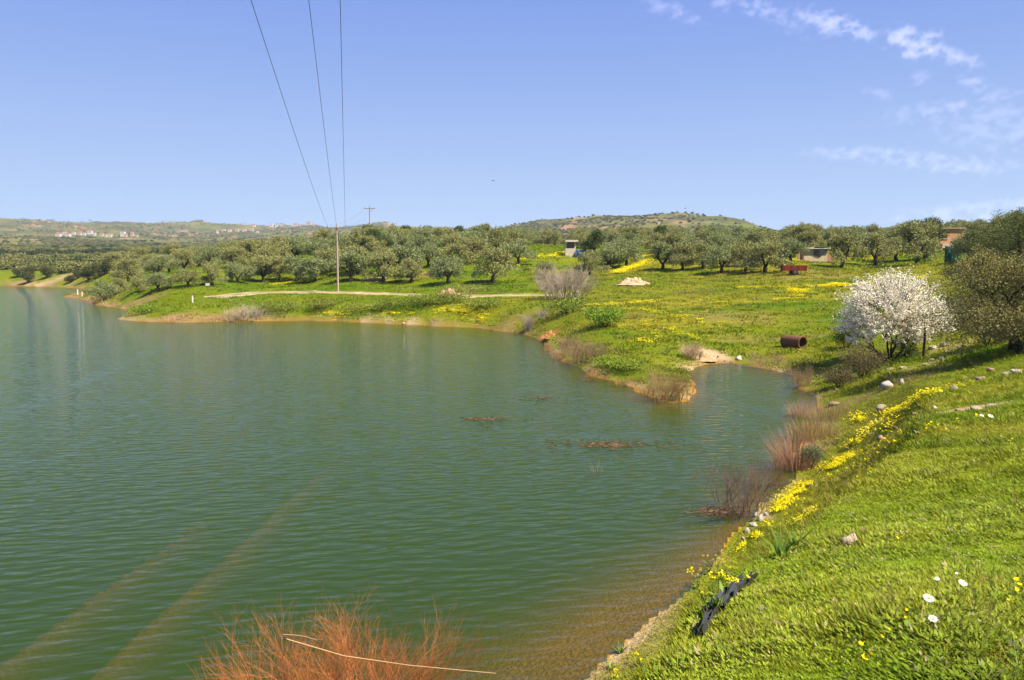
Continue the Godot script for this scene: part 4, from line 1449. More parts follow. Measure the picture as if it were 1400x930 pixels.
	for a in [[828, 447, 2.0, 3.2, Color(0.055, 0.13, 0.015), Color(0.10, 0.19, 0.025), "lush green shrub hummock on the meadow above the spit"], [775, 428, 1.8, 3.4, Color(0.06, 0.12, 0.02), Color(0.12, 0.18, 0.035), "green shrub hummock in front of the bare grey shrub"], [580, 418, 1.6, 4.5, Color(0.06, 0.11, 0.02), Color(0.12, 0.18, 0.035), "green bramble hummock on the bank beneath the track"], [610, 415, 1.6, 4.0, Color(0.05, 0.10, 0.018), Color(0.11, 0.16, 0.03), "darker bramble hummock beside the earthy patch"], [440, 422, 1.5, 4.5, Color(0.06, 0.10, 0.02), Color(0.13, 0.17, 0.04), "olive green bramble hummock left of the pole's foot"], [500, 425, 1.3, 5.0, Color(0.07, 0.12, 0.02), Color(0.14, 0.19, 0.04), "wide bramble hummock right of the pole's foot"], [380, 425, 1.4, 4.5, Color(0.06, 0.11, 0.02), Color(0.12, 0.17, 0.035), "bramble hummock above the pale grey dry shrub"], [660, 420, 1.2, 4.5, Color(0.07, 0.13, 0.02), Color(0.14, 0.2, 0.04), "pale green hummock towards the corner of the bay"], [540, 420, 1.3, 4.0, Color(0.06, 0.11, 0.02), Color(0.12, 0.18, 0.03), "bramble hummock between the wide and the dark ones"], [200, 428, 1.2, 3.5, Color(0.06, 0.13, 0.015), Color(0.12, 0.2, 0.03), "bright green hummock at the promontory's point"], [860, 505, 0.7, 2.4, Color(0.08, 0.15, 0.02), Color(0.15, 0.22, 0.035), "low green growth in the middle of the spit"], [835, 500, 0.7, 2.0, Color(0.07, 0.14, 0.02), Color(0.14, 0.21, 0.03), "low green growth behind the purplish dry shrub"], [640, 398, 1.0, 7.0, Color(0.09, 0.13, 0.04), Color(0.15, 0.19, 0.06), "grey-green weed bank beneath the round olive"]]:
		var p := on_ground(a[0], a[1])
		tree_from("bramble", ground_at(p.x, p.z), leafy_bush(int(a[0]), a[2] * 0.75, a[3] * 1.3, 2400, 0.16 if a[2] > 0.9 else 0.09, a[4] * Color(1.6, 1.35, 1.0), a[5] * Color(1.6, 1.35, 1.0)), a[6], "bramble")
	# the red tamarisk standing in the shallows below the eye
	p_red()

func p_red() -> void:
	var r := rng_of(901)
	var base := on_level(462, 1015, 0.0)
	base.y = height(base.x, base.z)
	var t := thing("red_shrub", base, "leafless salmon-red shrub of fine twigs standing in the shallows", "shrub")
	var s := Shape.new()
	var a := Color(0.27, 0.085, 0.03)
	var b := Color(0.44, 0.17, 0.06)
	for k in 150:
		var w := r.randf() * TAU
		var o := sqrt(r.randf())
		var at := Vector3(cos(w) * 0.55 * o, 0.0, sin(w) * 0.35 * o)
		var d := Vector3(cos(w) * o * 0.95, 1.0, sin(w) * o * 0.55).normalized()
		branching(s, [], at, d, r.randf_range(0.46, 0.95), 0.0105, 4, 0.72, 0.12, tint(a, b, r) if r.randf() < 0.72 else Color(0.16, 0.07, 0.035), r, 4, 2)
	for k in 5:
		branching(s, [], Vector3(-0.5 - 0.1 * k, 0.0, 0.1), Vector3(-1.0, 0.75 + 0.1 * k, r.randf_range(-0.2, 0.2)).normalized(), 0.8, 0.008, 2, 0.4, 0.2, tint(a, b, r), r, 4, 2)
	part("twigs", s, "twig", t)
	for c in [[[388, 873], [470, 897], [560, 910], [678, 921], 0.0075, "long pale dry cane lying across the red shrub"], [[387, 868], [405, 869], [418, 871], [432, 875], 0.008, "short pale cane end poking from the red shrub"]]:
		var pts := PackedVector3Array()
		for j in 4:
			pts.append(at_distance(c[j][0], c[j][1], 9.05 - 0.12 * j))
		var cane := Shape.new()
		var at := pts[0]
		for j in 4:
			pts[j] -= at
		cane.tube(pts, taper(4, c[4], c[4] * 0.6), 6, Color(0.40, 0.26, 0.14), true)
		single("dry_cane", cane, "twig", at, c[5], "cane")

# ---- built things ----
func make_line() -> void:
	var wood := Color(0.60, 0.48, 0.35)
	var foot := on_ground(462, 399)
	foot.y = height(foot.x, foot.z)
	var dist := Vector2(foot.x, foot.z).length()
	var tall := 88.0 / FOCAL * dist
	var poles := [[foot, tall, "wooden power pole rising from the meadow beside the pale track"]]
	var f2 := at_distance(506, 332, 185.0)
	f2.y = height(f2.x, f2.z)
	poles.append([f2, at_distance(506, 283, Vector2(f2.x, f2.z).length()).y - f2.y, "power pole with a crossarm standing clear above the grove's skyline"])
	var f3 := at_distance(528, 326, 330.0)
	f3.y = height(f3.x, f3.z)
	poles.append([f3, at_distance(528, 303, Vector2(f3.x, f3.z).length()).y - f3.y, "thin distant power pole showing just above the dark trees"])
	var arms := []
	for a in poles:
		var t := thing("power_pole", a[0], a[2], "power pole", "poles of the power line")
		var h: float = a[1]
		var s := Shape.new()
		s.tube(PackedVector3Array([Vector3(0, -0.4, 0), Vector3(0.01, h * 0.5, 0), Vector3(0, h, 0)]), PackedFloat32Array([0.15, 0.13, 0.10]), 10, wood, true)
		part("pole", s, "bark", t)
		var arm := Shape.new()
		arm.box(Vector3(0, h - 0.35, 0.12), Vector3(1.25, 0.07, 0.06), Color(0.42, 0.33, 0.2))
		part("crossarm", arm, "bark", t)
		for e in [-1.1, 0.0, 1.1]:
			var ins := Shape.new()
			var y := h - 0.28 if e != 0.0 else h
			ins.tube(PackedVector3Array([Vector3(e, y, 0.12 if e != 0.0 else 0.0), Vector3(e, y + 0.1, 0.12 if e != 0.0 else 0.0), Vector3(e, y + 0.22, 0.12 if e != 0.0 else 0.0)]), PackedFloat32Array([0.03, 0.075, 0.05]), 8, Color(0.30, 0.24, 0.2), true)
			part("insulator", ins, "plastic", t)
		for e in [-1.0, 1.0]:
			var br := Shape.new()
			br.tube(PackedVector3Array([Vector3(e * 0.1, h - 1.0, 0.11), Vector3(e * 0.75, h - 0.4, 0.13)]), PackedFloat32Array([0.025, 0.025]), 5, Color(0.25, 0.22, 0.2))
			part("brace", br, "wire", t)
		arms.append(t)
	# the wires run from the near pole over the bank to a pole behind the eye
	var names := ["outer left wire of the power line crossing the sky", "middle wire of the power line crossing the sky", "right wire of the power line crossing the sky, nearly upright"]
	var tops := [[343, 0, 17.0], [422, 0, 17.0], [465, 0, 17.0]]
	for k in 3:
		var from: Vector3 = foot + Vector3([-1.1, 0.0, 1.1][k], [tall - 0.08, tall + 0.2, tall - 0.08][k], 0.12)
		var over := at_distance(tops[k][0], tops[k][1], tops[k][2] + [0.0, 1.0, 0.0][k])
		var reach := (over - from)
		var to := over + reach * 0.35 + Vector3(0, 0.6, 0)
		# parabola through from, over and to
		var pts := PackedVector3Array()
		var t1 := 1.0 / 1.35
		for j in 41:
			var t := j / 40.0
			var p := from.lerp(to, t)
			var dip: float = from.lerp(to, t1).y - over.y
			p.y -= dip * t * (1.0 - t) / (t1 * (1.0 - t1))
			pts.append(p - from)
		var s := Shape.new()
		s.tube(pts, taper(41, 0.014, 0.0045), 5, Color(0.06, 0.06, 0.07), true)
		single("power_wire", s, "wire", from, names[k], "wire", "wires of the power line")
	# two wires on to the next pole
	for k in 2:
		var from: Vector3 = foot + Vector3([-1.1, 1.1][k], tall - 0.08, 0.12)
		var to: Vector3 = f2 + Vector3([-1.1, 1.1][k], poles[1][1] - 0.08, 0.12)
		var pts := PackedVector3Array()
		for j in 13:
			var t := j / 12.0
			pts.append(from.lerp(to, t) - Vector3(0, 4.0 * 0.9 * t * (1.0 - t), 0) - from)
		var s := Shape.new()
		s.tube(pts, taper(13, 0.012, 0.012), 4, Color(0.05, 0.05, 0.06), true)
		single("power_wire", s, "wire", from, "thin wire running from the near pole on to the skyline pole", "wire", "wires of the power line")

func lathe_ring(s: Shape, r0: float, r1: float, y0: float, y1: float, segs: int, col: Color) -> void:
	for k in segs:
		var a := TAU * k / segs
		var b := TAU * (k + 1) / segs
		s.quad(Vector3(cos(a) * r0, y0, sin(a) * r0), Vector3(cos(a) * r1, y1, sin(a) * r1), Vector3(cos(b) * r1, y1, sin(b) * r1), Vector3(cos(b) * r0, y0, sin(b) * r0), col)

func make_pipe() -> void:
	var p := on_ground(1085, 475)
	p.y = height(p.x, p.z)
	var d := Vector2(p.x, p.z).length()
	var rad := 8.0 / FOCAL * d
	var long := 30.0 / FOCAL * d
	var t := thing("rusty_pipe", p + Vector3(0, rad * 0.93, 0), "large open rusty steel pipe lying on the meadow", "pipe")
	var shell := Shape.new()
	var n := 9
	for k in n:
		var y0 := -long / 2 + long * k / n
		lathe_ring(shell, rad, rad, y0, y0 + long / n, 32, Color(0.34, 0.17, 0.085) * (1.0 + 0.4 * noise_b.get_noise_1d(k * 50.0)))
	lathe_ring(shell, rad * 0.9, rad * 0.9, long / 2, -long / 2, 32, Color(0.30, 0.15, 0.075))
	var m := part("shell", shell, "rust", t)
	m.rotation = Vector3(PI / 2, 0, 0)
	for e in [-1.0, 1.0]:
		var rim := Shape.new()
		lathe_ring(rim, rad * (0.9 if e > 0 else 1.02), rad * (1.02 if e > 0 else 0.9), 0.003 * e, 0.003 * e, 32, Color(0.45, 0.24, 0.12))
		lathe_ring(rim, rad * 1.02, rad * 1.02, -0.08 * e, 0.003 * e, 32, Color(0.30, 0.15, 0.08))
		var q := part("rim", rim, "rust", t)
		q.rotation = Vector3(PI / 2, 0, 0)
		q.position = Vector3(0, 0, e * long / 2)
	t.rotation.y = 0.50

func make_trailer() -> void:
	var p := on_ground(1085, 376)
	p.y = height(p.x, p.z)
	var d := Vector2(p.x, p.z).length()
	var k := d / 92.0
	var t := thing("farm_trailer", p, "red rusty two-wheeled farm trailer parked below the olives", "trailer")
	t.scale = Vector3.ONE * k
	t.rotation.y = -0.12
	var red := Color(0.40, 0.065, 0.03)
	var dark := Color(0.12, 0.05, 0.035)
	for e in [-1.0, 1.0]:
		var side := Shape.new()
		side.box(Vector3(0, 0.74, 0.53 * e), Vector3(1.27, 0.3, 0.02), red)
		for j in 4:
			side.box(Vector3(-1.1 + j * 0.73, 0.74, 0.565 * e), Vector3(0.03, 0.3, 0.012), red * 0.7)
		part("side_board", side, "rust", t)
		var end := Shape.new()
		end.box(Vector3(1.29 * e, 0.74, 0), Vector3(0.018, 0.3, 0.51), red * 0.9)
		part("end_board", end, "rust", t)
		var wheel := Shape.new()
		wheel.tube(PackedVector3Array([Vector3(0, 0.33, 0.57 * e), Vector3(0, 0.33, 0.60 * e), Vector3(0, 0.33, 0.73 * e), Vector3(0, 0.33, 0.76 * e)]), PackedFloat32Array([0.29, 0.34, 0.34, 0.29]), 20, Color(0.03, 0.03, 0.03), true)
		var w := part("wheel", wheel, "rubber", t)
		w.name = "wheel"
		var rim := Shape.new()
		rim.tube(PackedVector3Array([Vector3(0, 0.33, 0.74 * e), Vector3(0, 0.33, 0.775 * e)]), PackedFloat32Array([0.18, 0.15]), 16, Color(0.3, 0.17, 0.12), true)
		part("rim", rim, "rust", w)
	var floor_ := Shape.new()
	floor_.box(Vector3(0, 0.47, 0), Vector3(1.26, 0.025, 0.5), dark)
	part("floor_panel", floor_, "rust", t)
	var axle := Shape.new()
	axle.box(Vector3(0, 0.36, 0), Vector3(0.05, 0.08, 0.56), dark)
	part("axle", axle, "rust", t)
	var bar := Shape.new()
	bar.tube(PackedVector3Array([Vector3(-1.25, 0.46, 0), Vector3(-2.2, 0.42, 0)]), PackedFloat32Array([0.045, 0.04]), 6, dark, true)
	part("drawbar", bar, "rust", t)

func slab(called: String, parent: Node3D, at: Vector3, half: Vector3, col: Color, mat := "plaster", turn := Basis()) -> MeshInstance3D:
	var s := Shape.new()
	s.box(at, half, col, turn)
	return part(called, s, mat, parent)

func make_huts() -> void:
	# white hut with a dark doorway and a blue tarpaulin lean-to
	var p := on_ground(780, 351)
	p.y = height(p.x, p.z)
	var d := Vector2(p.x, p.z).length()
	var u := d / FOCAL
	var t := thing("white_hut", p, "small white hut with flat roof half hidden among olives", "hut")
	var white := Color(0.72, 0.66, 0.56)
	slab("wall", t, Vector3(0, 5.5 * u, -0.8), Vector3(7 * u, 5.7 * u, 0.8), white)
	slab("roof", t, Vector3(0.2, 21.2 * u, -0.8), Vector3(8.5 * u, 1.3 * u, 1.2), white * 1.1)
	for e in [-1.0, 1.0]:
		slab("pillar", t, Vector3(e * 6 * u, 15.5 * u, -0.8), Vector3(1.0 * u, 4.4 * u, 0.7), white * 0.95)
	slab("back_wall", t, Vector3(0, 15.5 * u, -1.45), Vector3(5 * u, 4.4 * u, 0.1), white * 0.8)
	var q := ground_at(p.x + 14 * u, p.z + 0.4)
	var tarp := Shape.new()
	var w := 6.5 * u
	var h := 9.0 * u
	for j in 6:
		var x0 := -w + 2 * w * j / 6.0
		var x1 := -w + 2 * w * (j + 1) / 6.0
		var z0 := 0.12 * (j % 2)
		var z1 := 0.12 * ((j + 1) % 2)
		tarp.quad(Vector3(x0, 0, 0.4 + z0), Vector3(x0, h, z0), Vector3(x1, h, z1), Vector3(x1, 0, 0.4 + z1), Color(0.05, 0.14, 0.46))
		tarp.quad(Vector3(x0, h, z0), Vector3(x0, h * 1.05, -1.2), Vector3(x1, h * 1.05, -1.2), Vector3(x1, h, z1), Color(0.05, 0.14, 0.46))
	single("blue_tarpaulin", tarp, "cloth", q, "blue tarpaulin hung beside the white hut", "tarpaulin")
	# cream shed with a dark sheet thrown over it
	p = on_ground(1118, 358)
	p.y = height(p.x, p.z)
	d = Vector2(p.x, p.z).length()
	u = d / FOCAL
	t = thing("cream_shed", p, "low cream-walled shed with dark sheet over its roof behind olives", "shed")
	slab("wall", t, Vector3(-3 * u, 8 * u, -1.0), Vector3(15 * u, 8.2 * u, 1.0), Color(0.66, 0.55, 0.38))
	slab("side_wall", t, Vector3(16 * u, 5 * u, -1.0), Vector3(4 * u, 5 * u, 0.8), Color(0.5, 0.28, 0.18))
	slab("roof", t, Vector3(-4 * u, 17.2 * u, -1.0), Vector3(19 * u, 1.0 * u, 1.4), Color(0.62, 0.6, 0.52))
	var sheet := Shape.new()
	for j in 5:
		var x0 := (-6 + 4 * j) * u
		var x1 := x0 + 4 * u
		var lo0: float = (17 - [8, 10, 11, 8, 3][j]) * u
		var lo1: float = (17 - [10, 11, 8, 3, 1][j]) * u
		sheet.quad(Vector3(x0, lo0, 0.1), Vector3(x0, 18.6 * u, 0.45), Vector3(x1, 18.8 * u, 0.45), Vector3(x1, lo1, 0.12), Color(0.055, 0.06, 0.075))
		sheet.quad(Vector3(x0, 18.6 * u, 0.45), Vector3(x0, 18.9 * u, -1.6), Vector3(x1, 19.1 * u, -1.6), Vector3(x1, 18.8 * u, 0.45), Color(0.06, 0.065, 0.08))
	part("roof_sheet", sheet, "cloth", t)
	for e in [-25.0, -20.0]:
		slab("post", t, Vector3(e * u, 8.5 * u, 0.3), Vector3(1.0 * u, 8.7 * u, 0.08), Color(0.5, 0.36, 0.26) if e < -22 else Color(0.2, 0.09, 0.06))
	# ochre house at the right
	p = on_ground(1300, 343)
	p.y = height(p.x, p.z)
	d = Vector2(p.x, p.z).length()
	var far := maxf(d, 120.0)
	p = at_distance(1300, 343, far)
	p.y = height(p.x, p.z)
	u = far / FOCAL
	var low := at_distance(1300, 336, far).y - p.y
	t = thing("ochre_house", p, "flat-roofed ochre house with a dark window between the trees", "house")
	var och := Color(0.62, 0.36, 0.19)
	var top := at_distance(1300, 313, far).y - p.y
	slab("wall", t, Vector3(1 * u, top * 0.5 - 0.3, -2.0), Vector3(14 * u, top * 0.5 + 0.3, 2.0), och)
	slab("roof", t, Vector3(1 * u, top + 0.08, -2.0), Vector3(15.2 * u, 0.09, 2.3), Color(0.45, 0.30, 0.22))
	var wn := slab("window", t, Vector3(-9 * u, top - 9 * u, 0.01), Vector3(4 * u, 2.4 * u, 0.02), Color(0.045, 0.025, 0.02), "plastic")
	slab("sill", wn, Vector3(-9 * u, top - 11.7 * u, 0.05), Vector3(4.6 * u, 0.35 * u, 0.06), Color(0.7, 0.55, 0.4))
	slab("window", t, Vector3(3 * u, top - 16 * u, 0.01), Vector3(4 * u, 1.4 * u, 0.02), Color(0.06, 0.035, 0.03), "plastic")
	slab("parapet", t, Vector3(0 * u, top - 20 * u, 0.25), Vector3(12 * u, 2.6 * u, 0.2), Color(0.72, 0.55, 0.42))
	# dark green netting on posts
	p = on_ground(1303, 358)
	p.y = height(p.x, p.z)
	d = Vector2(p.x, p.z).length()
	u = d / FOCAL
	t = thing("green_netting", p, "dark green netting fence panel below the ochre house", "fence")
	var net := Shape.new()
	for j in 8:
		var x0 := (-9 + 18 * j / 8.0) * u
		var x1 := (-9 + 18 * (j + 1) / 8.0) * u
		var z0 := 0.07 * (j % 2)
		var z1 := 0.07 * ((j + 1) % 2)
		net.quad(Vector3(x0, -0.1 + 0.0 * u, z0), Vector3(x0, 18 * u, z0), Vector3(x1, 18.5 * u, z1), Vector3(x1, 0.0, z1), Color(0.012, 0.075, 0.055))
	part("net", net, "cloth", t)
	for e in [-9.0, 0.0, 9.0]:
		slab("post", t, Vector3(e * u, 9 * u, -0.08), Vector3(0.05, 10 * u, 0.05), Color(0.12, 0.10, 0.08))
	var bench := on_ground(1267, 353)
	t = thing("stone_bench", ground_at(bench.x, bench.z), "pale stone slab on two blocks under the largest olive", "bench")
	slab("slab", t, Vector3(0, 0.5, 0), Vector3(0.6, 0.07, 0.25), Color(0.6, 0.5, 0.4), "stone")
	for e in [-0.4, 0.4]:
		slab("block", t, Vector3(e, 0.2, 0), Vector3(0.1, 0.23, 0.2), Color(0.5, 0.42, 0.33), "stone")

func make_markers() -> void:
	for a in [[263, 414, 9.0, 0.11, "white marker post on the grassy promontory"], [139, 413, 9.0, 0.13, "white marker post at the foot of the brownish olive"], [106, 404, 7.5, 0.12, "taller white post at the low far spit's point"], [112, 405, 5.0, 0.12, "shorter white post at the low far spit's point"]]:
		var p := on_ground(a[0], a[1])
		p.y = height(p.x, p.z)
		var d := Vector2(p.x, p.z).length()
		var h: float = a[2] / FOCAL * d
		var s := Shape.new()
		s.tube(PackedVector3Array([Vector3(0, -0.2, 0), Vector3(0, h * 0.93, 0), Vector3(0, h, 0)]), PackedFloat32Array([a[3], a[3], a[3] * 0.7]), 12, Color(0.78, 0.77, 0.74), true)
		single("marker_post", s, "plaster", p, a[4], "post", "white posts by the water")
	var p := on_ground(284, 398)
	p.y = height(p.x, p.z)
	var t := thing("sign_board", p, "small white sign board on a stake near the track's end", "sign")
	slab("board", t, Vector3(0, 0.85, 0), Vector3(0.28, 0.16, 0.02), Color(0.78, 0.76, 0.72))
	slab("stake", t, Vector3(0, 0.35, -0.04), Vector3(0.03, 0.5, 0.02), Color(0.3, 0.24, 0.18), "bark")

func make_village() -> void:
	var r := rng_of(66)
	var first := true
	var labels := ["white village house on the far hillside"]
	for a in [[80, 324, 1.3], [88, 321, 1.0], [93, 323, 1.2], [101, 321, 0.9], [109, 322, 1.2], [115, 322, 0.8], [123, 320, 1.3], [129, 322, 0.9], [139, 323, 1.1], [145, 324, 0.8], [151, 324, 0.9], [168, 322, 1.3], [172, 323, 0.8], [181, 323, 1.1], [187, 324, 0.8], [297, 318, 0.8], [306, 317, 0.9], [314, 317, 1.0], [324, 317, 1.2], [334, 317, 1.2], [344, 316, 1.3], [347, 311, 1.0], [352, 319, 0.8],
		[371, 310, 1.1], [378, 311, 0.8], [385, 310, 0.8], [404, 309, 1.1], [409, 310, 0.8], [422, 308, 1.3], [428, 309, 0.9], [434, 308, 0.9], [447, 310, 0.8], [806, 312, 1.0], [813, 312, 0.8], [901, 307, 0.9]]:
		var p := on_ground(a[0], a[1])
		p.y = height(p.x, p.z)
		if Vector2(p.x, p.z).length() < 500.0:
			p = at_distance(a[0], a[1], 1600.0)
			p.y = height(p.x, p.z)
		var d := Vector2(p.x, p.z).length()
		var u: float = d / FOCAL * a[2]
		var t := thing("village_house", p, "small white village house on the far hillside" if a[0] < 700 else "pale lone house on the hill above the grove", "house", "houses of the far village")
		var w := u * r.randf_range(3.0, 4.6)
		var h := u * r.randf_range(2.4, 3.6)
		var c := Color(0.80, 0.76, 0.70) if r.randf() < 0.7 else Color(0.72, 0.58, 0.46)
		slab("wall", t, Vector3(0, h * 0.5 - 1.0, 0), Vector3(w * 0.5, h * 0.5 + 1.0, w * 0.4), c)
		if r.randf() < 0.45:
			var roof := Shape.new()
			var e := w * 0.56
			var z := w * 0.45
			roof.quad(Vector3(-e, h, z), Vector3(-e * 0.8, h * 1.35, 0), Vector3(e * 0.8, h * 1.35, 0), Vector3(e, h, z), Color(0.46, 0.20, 0.11))
			roof.quad(Vector3(e, h, -z), Vector3(e * 0.8, h * 1.35, 0), Vector3(-e * 0.8, h * 1.35, 0), Vector3(-e, h, -z), Color(0.46, 0.20, 0.11))
			roof.quad(Vector3(-e, h, -z), Vector3(-e * 0.8, h * 1.35, 0), Vector3(-e * 0.8, h * 1.35, 0), Vector3(-e, h, z), Color(0.46, 0.20, 0.11))
			roof.quad(Vector3(e, h, z), Vector3(e * 0.8, h * 1.35, 0), Vector3(e * 0.8, h * 1.35, 0), Vector3(e, h, -z), Color(0.46, 0.20, 0.11))
			part("roof", roof, "plaster", t)
		else:
			slab("roof", t, Vector3(0, h + 0.3, 0), Vector3(w * 0.53, 0.3, w * 0.43), c * 0.9)
		slab("window", t, Vector3(-w * 0.22, h * 0.55, w * 0.4), Vector3(w * 0.07, h * 0.14, 0.1), Color(0.1, 0.1, 0.1))
		slab("window", t, Vector3(w * 0.2, h * 0.55, w * 0.4), Vector3(w * 0.07, h * 0.14, 0.1), Color(0.1, 0.1, 0.1))
		first = false

func make_rocks() -> void:
	var pale := Color(0.56, 0.46, 0.34)
	var white := Color(0.68, 0.62, 0.54)
	var tan_ := Color(0.50, 0.34, 0.21)
	# [px, py (foot), wide px, tall px, colour, label]
	var list := [[1162, 748, 29, 18, pale, "smooth pale boulder lying in the near grass"], [1215, 531, 21, 12, white, "bright white rock on the slope below the almond"], [1233, 525, 8, 8, white, "small white stone beside the bright white rock"], [1243, 520, 9, 6, tan_, "tan stone beside the small white one"], [1205, 605, 13, 11, tan_, "orange-tan stone at the edge of the yellow flowers"], [1208, 560, 20, 8, pale, "flat pale rock among the yellow flower trail"], [1200, 580, 11, 7, pale, "pale stone where the grey stick lies"], [1303, 535, 12, 9, pale, "rounded pale stone at the top of the flower trail"], [1252, 567, 12, 4, pale, "flat grey stone by the flower trail"], [1140, 553, 20, 6, tan_, "low tan rock at the water's end of the bank"], [1278, 559, 9, 6, white, "small white stone in the grass by the bare earth"], [1218, 506, 12, 5, pale, "pale stone under the almond"], [1234, 504, 12, 4, pale, "flat pale stone under the almond"],
		[1288, 474, 10, 8, white, "whitish stone by the large olive"], [1275, 477, 16, 5, white, "long whitish stone by the large olive"], [1297, 483, 10, 5, white, "whitish stone below the large olive"], [1313, 478, 8, 5, pale, "pale stone beneath the large olive's edge"], [1274, 494, 12, 5, pale, "pale stone in the stony strip"], [1287, 491, 8, 4, white, "small pale stone in the stony strip"], [1265, 500, 10, 4, white, "pale flat stone beside the dry brush"], [1355, 508, 12, 6, tan_, "tan stone above the bare earth patch"], [1375, 513, 10, 6, white, "white stone above the bare earth patch"], [1390, 510, 14, 6, white, "white slab stone near the sandy patch"], [1340, 520, 16, 7, Color(0.42, 0.32, 0.26), "greyish stone at the end of the flower trail"], [1010, 492, 13, 8, white, "white rock at the inlet's waterline"], [966, 493, 9, 6, pale, "pale rock at the sandy patch's waterline"], [1334, 560, 20, 6, pale, "crumbling pale rock within the bare earth patch"], [1312, 562, 14, 5, tan_, "tan clod within the bare earth patch"], [1352, 556, 12, 5, pale, "pale clod within the bare earth patch"],
		[1030, 720, 12, 10, white, "white quartz lump at the bank's lip"], [1040, 712, 10, 10, white, "white quartz lump at the bank's lip"], [1022, 728, 9, 8, white, "white quartz lump at the bank's lip"], [1034, 706, 9, 7, white, "white quartz lump at the bank's lip"], [1016, 740, 8, 8, Color(0.6, 0.5, 0.42), "white quartz lump at the bank's lip"], [1048, 705, 8, 7, white, "white quartz lump at the bank's lip"], [1108, 664, 6, 5, white, "white pebble among the dense yellow flowers"], [988, 703, 6, 4, white, "white stone among the dark shrub's debris"], [552, 443, 4, 4, white, "single white stone at the waterline below the track"], [1093, 480, 8, 3, tan_, "tan stone below the pipe's mouth"]]
	var k := 0
	for a in list:
		var p := on_ground(a[0], a[1])
		p.y = height(p.x, p.z)
		var u := p.distance_to(EYE) / FOCAL
		var size := Vector3(a[2] * 0.5, a[3] * 0.62, a[2] * 0.42) * u
		clearings.append(Vector3(p.x, size.x * 0.8, p.z))
		clearings.append(Vector3(p.x, size.x * 0.8, p.z + size.z * 1.2))
		var quartz: bool = str(a[5]).begins_with("white quartz")
		single("rock", rock_shape(1000 + k, size, a[4]), "stone", p + Vector3(0, size.y * 0.35 + (0.03 if u < 0.008 else 0.0), 0), a[5], "rock", "quartz lumps at the bank's lip" if quartz else "")
		k += 1
	# heaps of earth on the meadow
	for a in [[867, 389, 48, 9, Color(0.62, 0.46, 0.30), "pale heap of earth in the meadow below the olives"], [613, 405, 40, 9, Color(0.44, 0.28, 0.18), "reddish heap of earth beside the track"], [960, 491, 38, 10, Color(0.60, 0.43, 0.25), "sandy heap of earth at the inlet's back"], [752, 461, 30, 8, Color(0.50, 0.23, 0.08), "orange heap of earth at the corner of the bay"]]:
		var p := on_ground(a[0], a[1])
		p.y = height(p.x, p.z)
		var u := p.distance_to(EYE) / FOCAL
		var size := Vector3(a[2] * 0.5, a[3] * 0.9, a[2] * 0.4) * u
		single("earth_heap", heap_shape(1100 + k, size, a[4]), "stone", p + Vector3(0, size.y * 0.05, 0), a[5], "heap")
		k += 1

